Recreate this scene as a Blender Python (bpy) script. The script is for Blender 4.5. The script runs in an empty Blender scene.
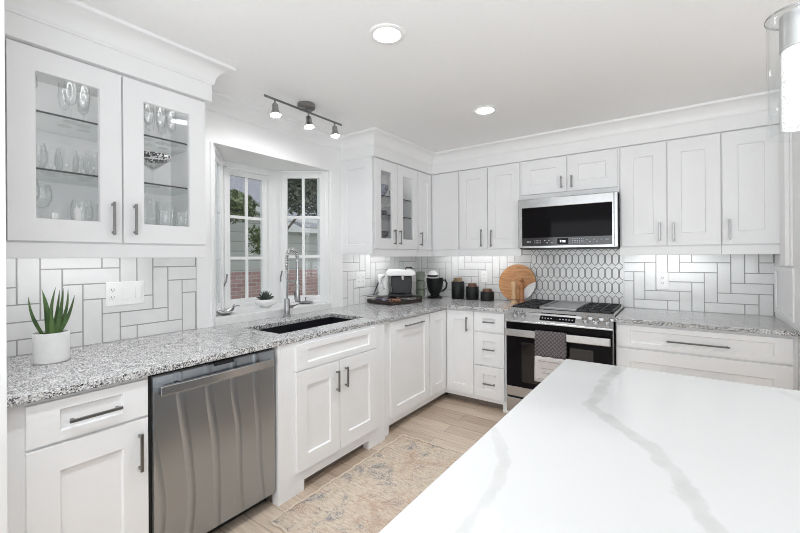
import bpy, bmesh, math, random
from mathutils import Vector, Matrix
random.seed(7)
PI = math.pi
C = bpy.context.scene.collection
SC = bpy.context.scene

# ------------------------------------------------------------------ camera, world, exposure
H = 1.37                                   # eye height
TH = math.atan(278 / 391.0)                # turned left of +Y
cam_d = bpy.data.cameras.new('camera'); cam = bpy.data.objects.new('camera', cam_d); C.objects.link(cam)
cam_d.sensor_width = 36.0; cam_d.lens = 391.0 / 800 * 36.0
cam_d.shift_x = 0.0; cam_d.shift_y = (257.14 - 266.5) / 800
cam_d.clip_start = 0.02; cam_d.clip_end = 200
cam.matrix_world = Matrix.Translation((0, 0, H)) @ Matrix.Rotation(TH, 4, 'Z') @ Matrix.Rotation(PI / 2, 4, 'X') @ Matrix.Rotation(-0.0063, 4, 'Z')
SC.camera = cam
W = bpy.data.worlds.new('world'); SC.world = W; W.use_nodes = True
WORLD_STRENGTH = 0.75
W.node_tree.nodes['Background'].inputs[0].default_value = (0.93, 0.965, 1.0, 1)
W.node_tree.nodes['Background'].inputs[1].default_value = WORLD_STRENGTH
DOWNLIGHT, UNDERCAB, SPOT, PENDANT = 14.0, 9.0, 60.0, 1.0
CAB_GLOW = 6.0  # glow added inside the display cabinets to brighten them
DOWNSPOT = 40.0
BOUNCE = 58.0                              # power of the added up-light that brightens the ceiling
def area(name, loc, size, power, to):
    d = bpy.data.lights.new(name, 'AREA'); d.shape = 'RECTANGLE'; d.size, d.size_y = size; d.energy = power; d.color = (0.90, 0.955, 1.0)
    o = bpy.data.objects.new(name, d); C.objects.link(o); o.location = loc
    o.rotation_euler = (Vector(to) - Vector(loc)).to_track_quat('-Z', 'Y').to_euler(); return o
area('bounce_light', (0.2, -1.0, 1.15), (3.6, 1.3), BOUNCE, (0.1, -0.75, 2.46))  # unseen fill lamp added behind the camera, aimed at the ceiling
area('front_fill_light', (-1.2, -4.2, 1.3), (3.6, 2.0), 60.0, (-0.9, 3.0, 0.4))  # unseen frontal fill lamp added for the cabinets and back wall
SC.view_settings.view_transform = 'Standard'; SC.view_settings.look = 'None'
SC.view_settings.gamma = 1.0; SC.view_settings.use_curve_mapping = False
SC.view_settings.exposure = 0.38
cy = SC.cycles
cy.use_denoising = True; cy.filter_width = 0.95; cy.max_bounces = 10; cy.diffuse_bounces = 8; cy.glossy_bounces = 5
cy.transparent_max_bounces = 24; cy.transmission_bounces = 8
cy.sample_clamp_indirect = 6.0; cy.caustics_reflective = False; cy.caustics_refractive = False

# ------------------------------------------------------------------ materials
def nt(name):
    m = bpy.data.materials.new(name); m.use_nodes = True
    t = m.node_tree; b = t.nodes['Principled BSDF']
    return m, t, b
def lk(t, a, ao, b, bi): t.links.new(a.outputs[ao], b.inputs[bi])
def node(t, typ, **kw):
    n = t.nodes.new(typ)
    for k, v in kw.items(): setattr(n, k, v)
    return n
def texco(t, scale=(1, 1, 1), kind='Object'):
    c = node(t, 'ShaderNodeTexCoord'); mp = node(t, 'ShaderNodeMapping')
    lk(t, c, kind, mp, 'Vector'); mp.inputs['Scale'].default_value = scale
    return mp
def noise(t, vec, scale, detail=4, rough=0.55, dist=0.0):
    n = node(t, 'ShaderNodeTexNoise'); n.inputs['Scale'].default_value = scale
    n.inputs['Detail'].default_value = detail; n.inputs['Roughness'].default_value = rough
    n.inputs['Distortion'].default_value = dist
    if vec: lk(t, vec, 0, n, 'Vector')
    return n
def ramp(t, stops, src=None, so='Fac'):
    r = node(t, 'ShaderNodeValToRGB'); e = r.color_ramp.elements
    while len(e) < len(stops): e.new(0.5)
    for el, (p, c) in zip(e, stops):
        el.position = p; el.color = (c, c, c, 1) if isinstance(c, (int, float)) else (*c, 1)
    if src: lk(t, src, so, r, 'Fac')
    return r
def bump(t, b, src, so, strength=0.1, dist=0.002):
    n = node(t, 'ShaderNodeBump'); n.inputs['Strength'].default_value = strength; n.inputs['Distance'].default_value = dist
    lk(t, src, so, n, 'Height'); lk(t, n, 'Normal', b, 'Normal')
    return n
def mixc(t, fac, a, b, fo=0):
    m = node(t, 'ShaderNodeMix', data_type='RGBA')
    if hasattr(fac, 'outputs'): t.links.new(fac.outputs[fo], m.inputs['Factor'])
    else: m.inputs['Factor'].default_value = fac
    for s, v in (('A', a), ('B', b)):
        sock = [i for i in m.inputs if i.name == s and i.type == 'RGBA'][0]
        if hasattr(v, 'outputs'): t.links.new([o for o in v.outputs if o.name in ('Color', 'Result') and o.type == 'RGBA'][0], sock)
        else: sock.default_value = (*v, 1)
    return m
def mout(m): return [o for o in m.outputs if o.type == 'RGBA'][0]

def plain(name, col, rough=0.5, metal=0.0, var=0.03, nscale=30, bmp=0.0, spec=0.5, coat=0.0):
    m, t, b = nt(name)
    tc = texco(t); n = noise(t, tc, nscale, 3)
    lo = tuple(max(0, c * (1 - var)) for c in col); hi = tuple(min(1, c * (1 + var)) for c in col)
    r = ramp(t, [(0.3, lo), (0.7, hi)], n)
    lk(t, r, 'Color', b, 'Base Color')
    b.inputs['Roughness'].default_value = rough; b.inputs['Metallic'].default_value = metal
    b.inputs['Specular IOR Level'].default_value = spec; b.inputs['Coat Weight'].default_value = coat
    if bmp: bump(t, b, n, 'Fac', bmp)
    return m
def emit(name, col, strength):
    m, t, b = nt(name)
    b.inputs['Base Color'].default_value = (0.9, 0.9, 0.9, 1)
    b.inputs['Emission Color'].default_value = (*col, 1); b.inputs['Emission Strength'].default_value = strength
    return m
def glass_mat(name, tint=(0.97, 0.985, 0.98), f0=0.05, edge=0.75, rough=0.0):
    """clear thin glass: transparent with a mirror share that grows towards grazing angles"""
    m, t, b = nt(name); t.nodes.remove(b)
    out = t.nodes['Material Output']
    tr = node(t, 'ShaderNodeBsdfTransparent'); tr.inputs[0].default_value = (*tint, 1)
    gl = node(t, 'ShaderNodeBsdfGlossy'); gl.inputs['Roughness'].default_value = rough
    lw = node(t, 'ShaderNodeLayerWeight'); lw.inputs['Blend'].default_value = 0.5
    p = node(t, 'ShaderNodeMath', operation='POWER'); lk(t, lw, 'Facing', p, 0); p.inputs[1].default_value = 4.0
    ma = node(t, 'ShaderNodeMapRange'); lk(t, p, 0, ma, 'Value'); ma.inputs['To Min'].default_value = f0; ma.inputs['To Max'].default_value = edge
    mx = node(t, 'ShaderNodeMixShader'); lk(t, ma, 0, mx, 0); lk(t, tr, 0, mx, 1); lk(t, gl, 0, mx, 2); lk(t, mx, 0, out, 0)
    return m

M = {}
M['paint'] = plain('cabinet_white_paint', (0.86, 0.86, 0.865), 0.38, var=0.008, nscale=6)
M['wall'] = plain('wall_white_paint', (0.86, 0.86, 0.86), 0.6, var=0.01, nscale=40, bmp=0.03)
M['trim'] = plain('trim_white_paint', (0.87, 0.87, 0.87), 0.4, var=0.008, nscale=8)
M['ceiling'] = plain('ceiling_white_paint', (0.90, 0.90, 0.90), 0.8, var=0.01, nscale=60, bmp=0.03)
M['tile'] = plain('glazed_white_tile', (0.77, 0.77, 0.765), 0.12, var=0.03, nscale=9, bmp=0.05)
M['grout'] = plain('grey_grout', (0.36, 0.355, 0.35), 0.9, var=0.1, nscale=120)
M['hextile'] = plain('white_picket_tile', (0.80, 0.80, 0.79), 0.15, var=0.03, nscale=9)
M['hex_edge_shade'] = plain('picket_edge_shade', (0.23, 0.23, 0.235), 0.9, var=0.1, nscale=120)  # shade of the raised tile edges, painted as dark rims
M['nickel'] = plain('brushed_nickel', (0.27, 0.265, 0.26), 0.3, 1.0, var=0.05)
M['chrome'] = plain('chrome', (0.75, 0.75, 0.76), 0.12, 1.0, var=0.02)
M['steel_dull'] = plain('brushed_steel_faucet', (0.42, 0.42, 0.42), 0.25, 1.0, var=0.04)
M['black_metal'] = plain('cast_iron_black', (0.02, 0.02, 0.022), 0.45, var=0.3, nscale=200, bmp=0.1)
M['black_plastic'] = plain('black_plastic', (0.012, 0.012, 0.013), 0.35)
M['black_glass'] = plain('black_oven_glass', (0.008, 0.007, 0.008), 0.06, var=0.0, spec=0.06)
M['black_matte'] = plain('matte_black_ceramic', (0.010, 0.011, 0.011), 0.42, var=0.2, spec=0.3)
M['sink'] = plain('black_composite_sink', (0.012, 0.012, 0.016), 0.45, var=0.3, nscale=300, spec=0.3)
M['white_plastic'] = plain('white_plastic', (0.88, 0.88, 0.87), 0.3, var=0.01)
M['white_ceramic'] = plain('white_ceramic', (0.82, 0.815, 0.81), 0.35, var=0.02, bmp=0.03)
M['sage'] = plain('sage_green_stoneware', (0.20, 0.225, 0.175), 0.45, var=0.2, nscale=35)
M['dark_tray'] = plain('dark_bronze_tray', (0.035, 0.024, 0.02), 0.4, 0.2, var=0.2)
M['soil'] = plain('potting_soil', (0.04, 0.028, 0.02), 0.95, var=0.5, nscale=150, bmp=0.6)
M['dark_gap'] = plain('dark_recess', (0.02, 0.02, 0.02), 0.7)
M['toe'] = plain('toe_board', (0.20, 0.165, 0.14), 0.6)
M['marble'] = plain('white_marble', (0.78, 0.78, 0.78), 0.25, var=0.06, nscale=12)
M['island_paint'] = plain('island_grey_paint', (0.26, 0.265, 0.275), 0.45)
M['mill_dark'] = plain('acacia_wood', (0.40, 0.17, 0.065), 0.4, var=0.25, nscale=20)
M['mill_light'] = plain('beech_wood', (0.62, 0.40, 0.22), 0.4, var=0.12, nscale=20)
M['lid_wood'] = plain('walnut_wood', (0.16, 0.075, 0.045), 0.4, var=0.3, nscale=30)
M['lid_oak'] = plain('weathered_oak', (0.25, 0.17, 0.09), 0.5, var=0.3, nscale=30)
M['shelf_edge'] = plain('green_black_glass_edge', (0.035, 0.042, 0.042), 0.2)
M['bluepat'] = plain('blue_patterned_china', (0.35, 0.37, 0.44), 0.3, var=0.75, nscale=45)
M['darkpat'] = plain('dark_patterned_china', (0.16, 0.15, 0.16), 0.3, var=0.95, nscale=60)
def rimpat():
    m, t, b = nt('black_white_rim_pattern'); n = noise(t, texco(t), 75, 2)
    r = ramp(t, [(0.49, (0.02, 0.02, 0.02)), (0.53, (0.8, 0.8, 0.8))], n); lk(t, r, 'Color', b, 'Base Color'); b.inputs['Roughness'].default_value = 0.3
    return m
M['rimpat'] = rimpat()
M['led'] = emit('white_led', (0.92, 0.965, 1.0), DOWNLIGHT)
M['undercab'] = emit('under_cabinet_led', (0.99, 0.995, 1.0), UNDERCAB)
M['cab_glow'] = emit('added_cabinet_glow', (1, 0.99, 0.98), CAB_GLOW)  # emission of the added strips in the display cabinets
M['spot'] = emit('spot_bulb', (0.98, 0.99, 1.0), SPOT)
M['clock'] = emit('clock_digits', (0.75, 0.82, 1.0), 1.2)
M['glass'] = glass_mat('clear_glass', (0.985, 0.99, 0.99), 0.03, 0.45)
M['cab_glass'] = glass_mat('cabinet_glass', (0.985, 0.985, 0.985), 0.03, 0.35)
M['win_glass'] = glass_mat('window_glass', (0.96, 0.975, 0.98), 0.015, 0.22)
M['shelf_glass'] = glass_mat('shelf_glass', (0.95, 0.965, 0.96), 0.05, 0.5)
M['ware'] = glass_mat('drinking_glass', (0.98, 0.985, 0.985), 0.06, 0.85, 0.02)

def steel():
    m, t, b = nt('brushed_stainless_steel')
    tc = texco(t, (1, 1.5, 160)); n = noise(t, tc, 5, 3, 0.6)
    nd = noise(t, texco(t, (1, 1.5, 1.3)), 1.0, 1); sc_ = node(t, 'ShaderNodeVectorMath', operation='SCALE'); lk(t, nd, 'Color', sc_, 0); sc_.inputs['Scale'].default_value = 0.22
    ad = node(t, 'ShaderNodeVectorMath', operation='ADD'); lk(t, texco(t), 0, ad, 0); lk(t, sc_, 0, ad, 1)
    wv = node(t, 'ShaderNodeTexWave'); wv.bands_direction = 'Y'; wv.inputs['Scale'].default_value = 2.3; lk(t, ad, 0, wv, 'Vector')
    n2 = ramp(t, [(0.0, 0.0), (0.78, 0.08), (0.92, 0.6), (1.0, 1.0)], wv)
    b.inputs['Base Color'].default_value = (0.46, 0.49, 0.52, 1)
    b.inputs['Metallic'].default_value = 1.0
    r = ramp(t, [(0.3, 0.30), (0.7, 0.35)], n); lk(t, r, 'Color', b, 'Roughness')
    b.inputs['Anisotropic'].default_value = 1.0
    tg = node(t, 'ShaderNodeTangent'); tg.direction_type = 'RADIAL'; tg.axis = 'Z'; lk(t, tg, 0, b, 'Tangent')
    b2 = node(t, 'ShaderNodeBump'); b2.inputs['Strength'].default_value = 1.0; b2.inputs['Distance'].default_value = 0.011
    lk(t, n2, 'Color', b2, 'Height'); lk(t, b2, 'Normal', b, 'Normal')
    return m
M['steel'] = steel()
M['steel_flat'] = plain('stainless_steel_trim', (0.50, 0.50, 0.50), 0.24, 1.0, var=0.03)

def granite():
    m, t, b = nt('speckled_white_granite')
    tc = texco(t)
    n0 = noise(t, tc, 115, 5, 0.65)
    base = ramp(t, [(0.34, (0.28, 0.275, 0.275)), (0.46, (0.56, 0.555, 0.55)), (0.56, (0.80, 0.795, 0.79))], n0)
    n1 = noise(t, tc, 175, 4, 0.7, 0.5)
    s1 = ramp(t, [(0.462, 1.0), (0.495, 0.0)], n1)            # dark flecks
    n2 = noise(t, tc, 26, 3)
    s2 = ramp(t, [(0.34, 0.15), (0.56, 1.0)], n2)
    mu = node(t, 'ShaderNodeMath', operation='MULTIPLY'); lk(t, s1, 'Color', mu, 0); lk(t, s2, 'Color', mu, 1)
    c1 = mixc(t, mu, base, (0.018, 0.018, 0.02))
    v = node(t, 'ShaderNodeTexVoronoi'); v.inputs['Scale'].default_value = 150; lk(t, tc, 0, v, 'Vector')
    sp = node(t, 'ShaderNodeSeparateColor'); lk(t, v, 'Color', sp, 0)
    g = ramp(t, [(0.86, 0.0), (0.9, 0.9)], sp, 'Red')
    c2 = mixc(t, g, c1, (0.10, 0.10, 0.105))
    t.links.new(mout(c2), b.inputs['Base Color'])
    b.inputs['Roughness'].default_value = 0.17; b.inputs['IOR'].default_value = 1.7
    return m
M['granite'] = granite()

def quartz():
    m, t, b = nt('white_quartz_grey_veins')
    tc = texco(t)
    nz = noise(t, tc, 7, 5, 0.6); sub = node(t, 'ShaderNodeVectorMath', operation='SUBTRACT'); lk(t, nz, 'Color', sub, 0); sub.inputs[1].default_value = (0.5, 0.5, 0.5)
    scl = node(t, 'ShaderNodeVectorMath', operation='SCALE'); lk(t, sub, 0, scl, 0); scl.inputs['Scale'].default_value = 0.085
    add = node(t, 'ShaderNodeVectorMath', operation='ADD'); lk(t, tc, 0, add, 0); lk(t, scl, 0, add, 1)
    flat = node(t, 'ShaderNodeVectorMath', operation='MULTIPLY'); lk(t, add, 0, flat, 0); flat.inputs[1].default_value = (1, 1, 0)
    def seg(a, c):
        a = Vector((*a, 0)); c = Vector((*c, 0)); d = c - a
        p = node(t, 'ShaderNodeVectorMath', operation='SUBTRACT'); lk(t, flat, 0, p, 0); p.inputs[1].default_value = a
        dt = node(t, 'ShaderNodeVectorMath', operation='DOT_PRODUCT'); lk(t, p, 0, dt, 0); dt.inputs[1].default_value = d / d.length_squared
        cl = node(t, 'ShaderNodeClamp'); lk(t, dt, 'Value', cl, 0)
        s = node(t, 'ShaderNodeVectorMath', operation='SCALE'); s.inputs[0].default_value = d; lk(t, cl, 0, s, 'Scale')
        q = node(t, 'ShaderNodeVectorMath', operation='DISTANCE'); lk(t, p, 0, q, 0); lk(t, s, 0, q, 1)
        return q
    def poly(pts):
        cur = None
        for a, c in zip(pts, pts[1:]):
            q = seg(a, c)
            if cur is None: cur = (q, 'Value')
            else:
                mn = node(t, 'ShaderNodeMath', operation='MINIMUM'); lk(t, cur[0], cur[1], mn, 0); lk(t, q, 'Value', mn, 1); cur = (mn, 0)
        return cur
    OX, OY = 0.185, 0.30                     # island origin
    off = lambda L: [(a - OX - 0.006, b - OY - 0.006) for a, b in L]
    va = poly(off([(-0.19, 1.84), (-0.205, 1.70), (-0.222, 1.45), (-0.208, 1.31), (-0.125, 1.20), (-0.036, 1.07), (0.012, 0.965), (0.05, 0.85), (0.09, 0.70), (0.16, 0.45)]))
    vb = poly(off([(-0.43, 1.03), (-0.375, 0.955), (-0.305, 0.834), (-0.295, 0.71), (-0.28, 0.59), (-0.24, 0.40)]))
    vc = poly(off([(0.30, 1.80), (0.42, 1.45), (0.52, 1.1), (0.50, 0.7)]))
    ra = ramp(t, [(0.0, 0.85), (0.017, 0.75), (0.0215, 0.0)], va[0], va[1] if isinstance(va[1], str) else 0)
    rb = ramp(t, [(0.0, 0.6), (0.011, 0.5), (0.015, 0.0)], vb[0], vb[1] if isinstance(vb[1], str) else 0)
    rc = ramp(t, [(0.0, 0.5), (0.010, 0.3), (0.020, 0.0)], vc[0], vc[1] if isinstance(vc[1], str) else 0)
    mx = node(t, 'ShaderNodeMath', operation='MAXIMUM'); lk(t, ra, 'Color', mx, 0); lk(t, rb, 'Color', mx, 1)
    mx2 = node(t, 'ShaderNodeMath', operation='MAXIMUM'); lk(t, mx, 0, mx2, 0); lk(t, rc, 'Color', mx2, 1)
    n3 = noise(t, tc, 16, 4); r3 = ramp(t, [(0.35, 0.45), (0.65, 1.0)], n3)
    mm = node(t, 'ShaderNodeMath', operation='MULTIPLY'); lk(t, mx2, 0, mm, 0); lk(t, r3, 'Color', mm, 1)
    c = mixc(t, mm, (0.70, 0.70, 0.70), (0.56, 0.56, 0.555))
    t.links.new(mout(c), b.inputs['Base Color'])
    b.inputs['Roughness'].default_value = 0.09; b.inputs['Specular IOR Level'].default_value = 0.5
    return m
M['quartz'] = quartz()

def floor_mat():
    m, t, b = nt('grey_oak_planks')
    tc = texco(t)
    br = node(t, 'ShaderNodeTexBrick'); lk(t, tc, 0, br, 'Vector')
    br.offset = 0.37; br.inputs['Scale'].default_value = 1.0
    br.inputs['Brick Width'].default_value = 1.1; br.inputs['Row Height'].default_value = 0.135
    br.inputs['Mortar Size'].default_value = 0.0012; br.inputs['Bias'].default_value = 0.0
    br.inputs['Color1'].default_value = (0.44, 0.335, 0.25, 1); br.inputs['Color2'].default_value = (0.63, 0.515, 0.41, 1)
    br.inputs['Mortar'].default_value = (0.12, 0.09, 0.07, 1)
    tg = texco(t, (1.6, 26, 1)); g = noise(t, tg, 2.6, 6, 0.65, 0.6)
    gr = ramp(t, [(0.3, 0.72), (0.7, 1.18)], g)
    mu = node(t, 'ShaderNodeMix', data_type='RGBA', blend_type='MULTIPLY'); mu.inputs['Factor'].default_value = 1.0
    A = [i for i in mu.inputs if i.type == 'RGBA']; t.links.new(br.outputs['Color'], A[0]); t.links.new(gr.outputs['Color'], A[1])
    t.links.new(mout(mu), b.inputs['Base Color'])
    b.inputs['Roughness'].default_value = 0.42
    bump(t, b, g, 'Fac', 0.08)
    return m
M['floor'] = floor_mat()

def rug_mat():
    m, t, b = nt('distressed_beige_rug')
    tc = texco(t)
    w1 = texco(t, (7, 22, 1)); n1 = noise(t, w1, 3.0, 7, 0.75)
    base = ramp(t, [(0.34, (0.40, 0.31, 0.235)), (0.47, (0.56, 0.465, 0.37)), (0.62, (0.66, 0.58, 0.485))], n1)
    n2 = noise(t, tc, 7.0, 4, 0.75, 0.8); n2b = noise(t, texco(t, (30, 60, 1)), 3, 5, 0.85)
    mul = node(t, 'ShaderNodeMath', operation='MULTIPLY'); lk(t, n2, 'Fac', mul, 0); lk(t, n2b, 'Fac', mul, 1)
    f2 = ramp(t, [(0.285, 0.0), (0.325, 0.85)], mul, 0)
    c1 = mixc(t, f2, base, (0.17, 0.185, 0.22))
    off = node(t, 'ShaderNodeMapping'); off.inputs['Location'].default_value = (5.3, 2.1, 0); lk(t, tc, 0, off, 0)
    n3 = noise(t, off, 4.0, 4, 0.7, 0.6)
    mul3 = node(t, 'ShaderNodeMath', operation='MULTIPLY'); lk(t, n3, 'Fac', mul3, 0); lk(t, n2b, 'Fac', mul3, 1)
    f3 = ramp(t, [(0.28, 0.0), (0.325, 0.75)], mul3, 0)
    c2 = mixc(t, f3, c1, (0.44, 0.28, 0.20))
    t.links.new(mout(c2), b.inputs['Base Color']); b.inputs['Roughness'].default_value = 0.95
    b.inputs['Specular IOR Level'].default_value = 0.1
    bump(t, b, n2b, 'Fac', 0.5, 0.004)
    return m
M['rug'] = rug_mat()
M['rug_edge'] = plain('cream_rug_binding', (0.62, 0.53, 0.43), 0.95, var=0.25, nscale=160, bmp=0.4)

def wood_board():
    m, t, b = nt('acacia_board_grain')
    tc = texco(t, (3, 3, 16)); n = noise(t, tc, 2.2, 5, 0.6, 1.2)
    r = ramp(t, [(0.28, (0.30, 0.125, 0.045)), (0.5, (0.50, 0.245, 0.10)), (0.72, (0.64, 0.36, 0.17))], n)
    lk(t, r, 'Color', b, 'Base Color'); b.inputs['Roughness'].default_value = 0.4
    return m
M['board'] = wood_board()

def towel_mat(name, c0, c1, sc, diag=True):
    m, t, b = nt(name)
    tc = texco(t)
    def wave(rot):
        mp = node(t, 'ShaderNodeMapping'); mp.inputs['Rotation'].default_value = (0, rot, 0); lk(t, tc, 0, mp, 0)
        w = node(t, 'ShaderNodeTexWave'); w.bands_direction = 'X'; w.inputs['Scale'].default_value = sc; w.inputs['Distortion'].default_value = 0.4
        lk(t, mp, 0, w, 'Vector'); return w
    w1, w2 = wave(math.radians(45)), wave(math.radians(-45))
    mn = node(t, 'ShaderNodeMath', operation='MINIMUM'); lk(t, w1, 'Fac', mn, 0); lk(t, w2, 'Fac', mn, 1)
    n = noise(t, tc, 260, 3); ad = node(t, 'ShaderNodeMath', operation='MULTIPLY_ADD'); lk(t, n, 'Fac', ad, 0); ad.inputs[1].default_value = 0.35; lk(t, mn, 0, ad, 2)
    r = ramp(t, [(0.12, c0), (0.5, c1)], ad, 0)
    lk(t, r, 'Color', b, 'Base Color'); b.inputs['Roughness'].default_value = 0.95
    bump(t, b, ad, 0, 0.5, 0.004)
    return m
M['towel'] = towel_mat('quilted_grey_cotton', (0.045, 0.038, 0.04), (0.165, 0.145, 0.15), 15)
M['towel_hem'] = plain('cream_linen', (0.60, 0.565, 0.55), 0.95, var=0.12, nscale=220, bmp=0.3)
M['ink'] = plain('grey_thread', (0.16, 0.15, 0.155), 0.9)

def leaf_mat(name, a, b_, c):
    m, t, b = nt(name)
    n = noise(t, texco(t), 7, 4)
    r = ramp(t, [(0.3, a), (0.55, b_), (0.75, c)], n); lk(t, r, 'Color', b, 'Base Color')
    b.inputs['Roughness'].default_value = 0.5
    return m
M['aloe'] = leaf_mat('aloe_green', (0.045, 0.095, 0.028), (0.11, 0.205, 0.06), (0.25, 0.37, 0.15))
M['succulent'] = leaf_mat('grey_green_succulent', (0.03, 0.04, 0.035), (0.08, 0.10, 0.085), (0.20, 0.25, 0.21))
M['leaves'] = leaf_mat('garden_leaves', (0.07, 0.095, 0.04), (0.20, 0.25, 0.11), (0.50, 0.55, 0.36))
M['leaves_dark'] = leaf_mat('evergreen_leaves', (0.06, 0.075, 0.055), (0.16, 0.185, 0.135), (0.46, 0.48, 0.40))
M['bark'] = plain('bark', (0.13, 0.11, 0.09), 0.9, var=0.4, nscale=25, bmp=0.5)
M['grass'] = plain('lawn', (0.10, 0.15, 0.05), 0.95, var=0.4, nscale=20, bmp=0.3)
M['shingle'] = plain('grey_roof_shingles', (0.42, 0.415, 0.46), 0.9, var=0.35, nscale=16, bmp=0.3)
def siding():
    m, t, b = nt('grey_lap_siding')
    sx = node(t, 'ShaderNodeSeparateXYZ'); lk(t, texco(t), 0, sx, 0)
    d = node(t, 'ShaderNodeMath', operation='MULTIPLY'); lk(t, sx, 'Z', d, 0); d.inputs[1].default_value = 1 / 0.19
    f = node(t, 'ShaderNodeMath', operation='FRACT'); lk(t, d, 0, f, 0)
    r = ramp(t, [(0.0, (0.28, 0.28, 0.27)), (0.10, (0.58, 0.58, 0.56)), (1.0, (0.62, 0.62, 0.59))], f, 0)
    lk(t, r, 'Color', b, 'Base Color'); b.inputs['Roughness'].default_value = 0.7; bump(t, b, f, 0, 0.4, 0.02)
    return m
M['siding'] = siding()
def brick():
    m, t, b = nt('red_brick')
    c = node(t, 'ShaderNodeTexCoord'); mp = node(t, 'ShaderNodeMapping'); lk(t, c, 'Object', mp, 0)
    mp.inputs['Rotation'].default_value = (PI / 2, 0, PI / 2)
    sx = node(t, 'ShaderNodeSeparateXYZ'); lk(t, c, 'Object', sx, 0)
    cb = node(t, 'ShaderNodeCombineXYZ'); lk(t, sx, 'Y', cb, 'X'); lk(t, sx, 'Z', cb, 'Y')
    br = node(t, 'ShaderNodeTexBrick'); lk(t, cb, 0, br, 'Vector'); br.inputs['Scale'].default_value = 1.0
    br.inputs['Brick Width'].default_value = 0.22; br.inputs['Row Height'].default_value = 0.075; br.inputs['Mortar Size'].default_value = 0.007
    br.inputs['Color1'].default_value = (0.46, 0.26, 0.25, 1); br.inputs['Color2'].default_value = (0.58, 0.38, 0.36, 1); br.inputs['Mortar'].default_value = (0.6, 0.56, 0.54, 1)
    lk(t, br, 'Color', b, 'Base Color'); b.inputs['Roughness'].default_value = 0.9
    return m
M['brick'] = brick()
def bubble_glass():
    m, t, b = nt('bubble_crystal_lit')
    v = node(t, 'ShaderNodeTexVoronoi'); v.inputs['Scale'].default_value = 190; lk(t, texco(t), 0, v, 'Vector')
    r = ramp(t, [(0.12, (0.45, 0.45, 0.45)), (0.42, (1, 1, 1))], v, 'Distance')
    lk(t, r, 'Color', b, 'Base Color'); lk(t, r, 'Color', b, 'Emission Color'); b.inputs['Emission Strength'].default_value = PENDANT * 0.20
    b.inputs['Roughness'].default_value = 0.15
    bump(t, b, v, 'Distance', 0.5, 0.003)
    return m
M['bubble'] = bubble_glass()
M['pendant_lamp'] = emit('pendant_bulb', (1, 0.98, 0.95), PENDANT)

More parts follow.
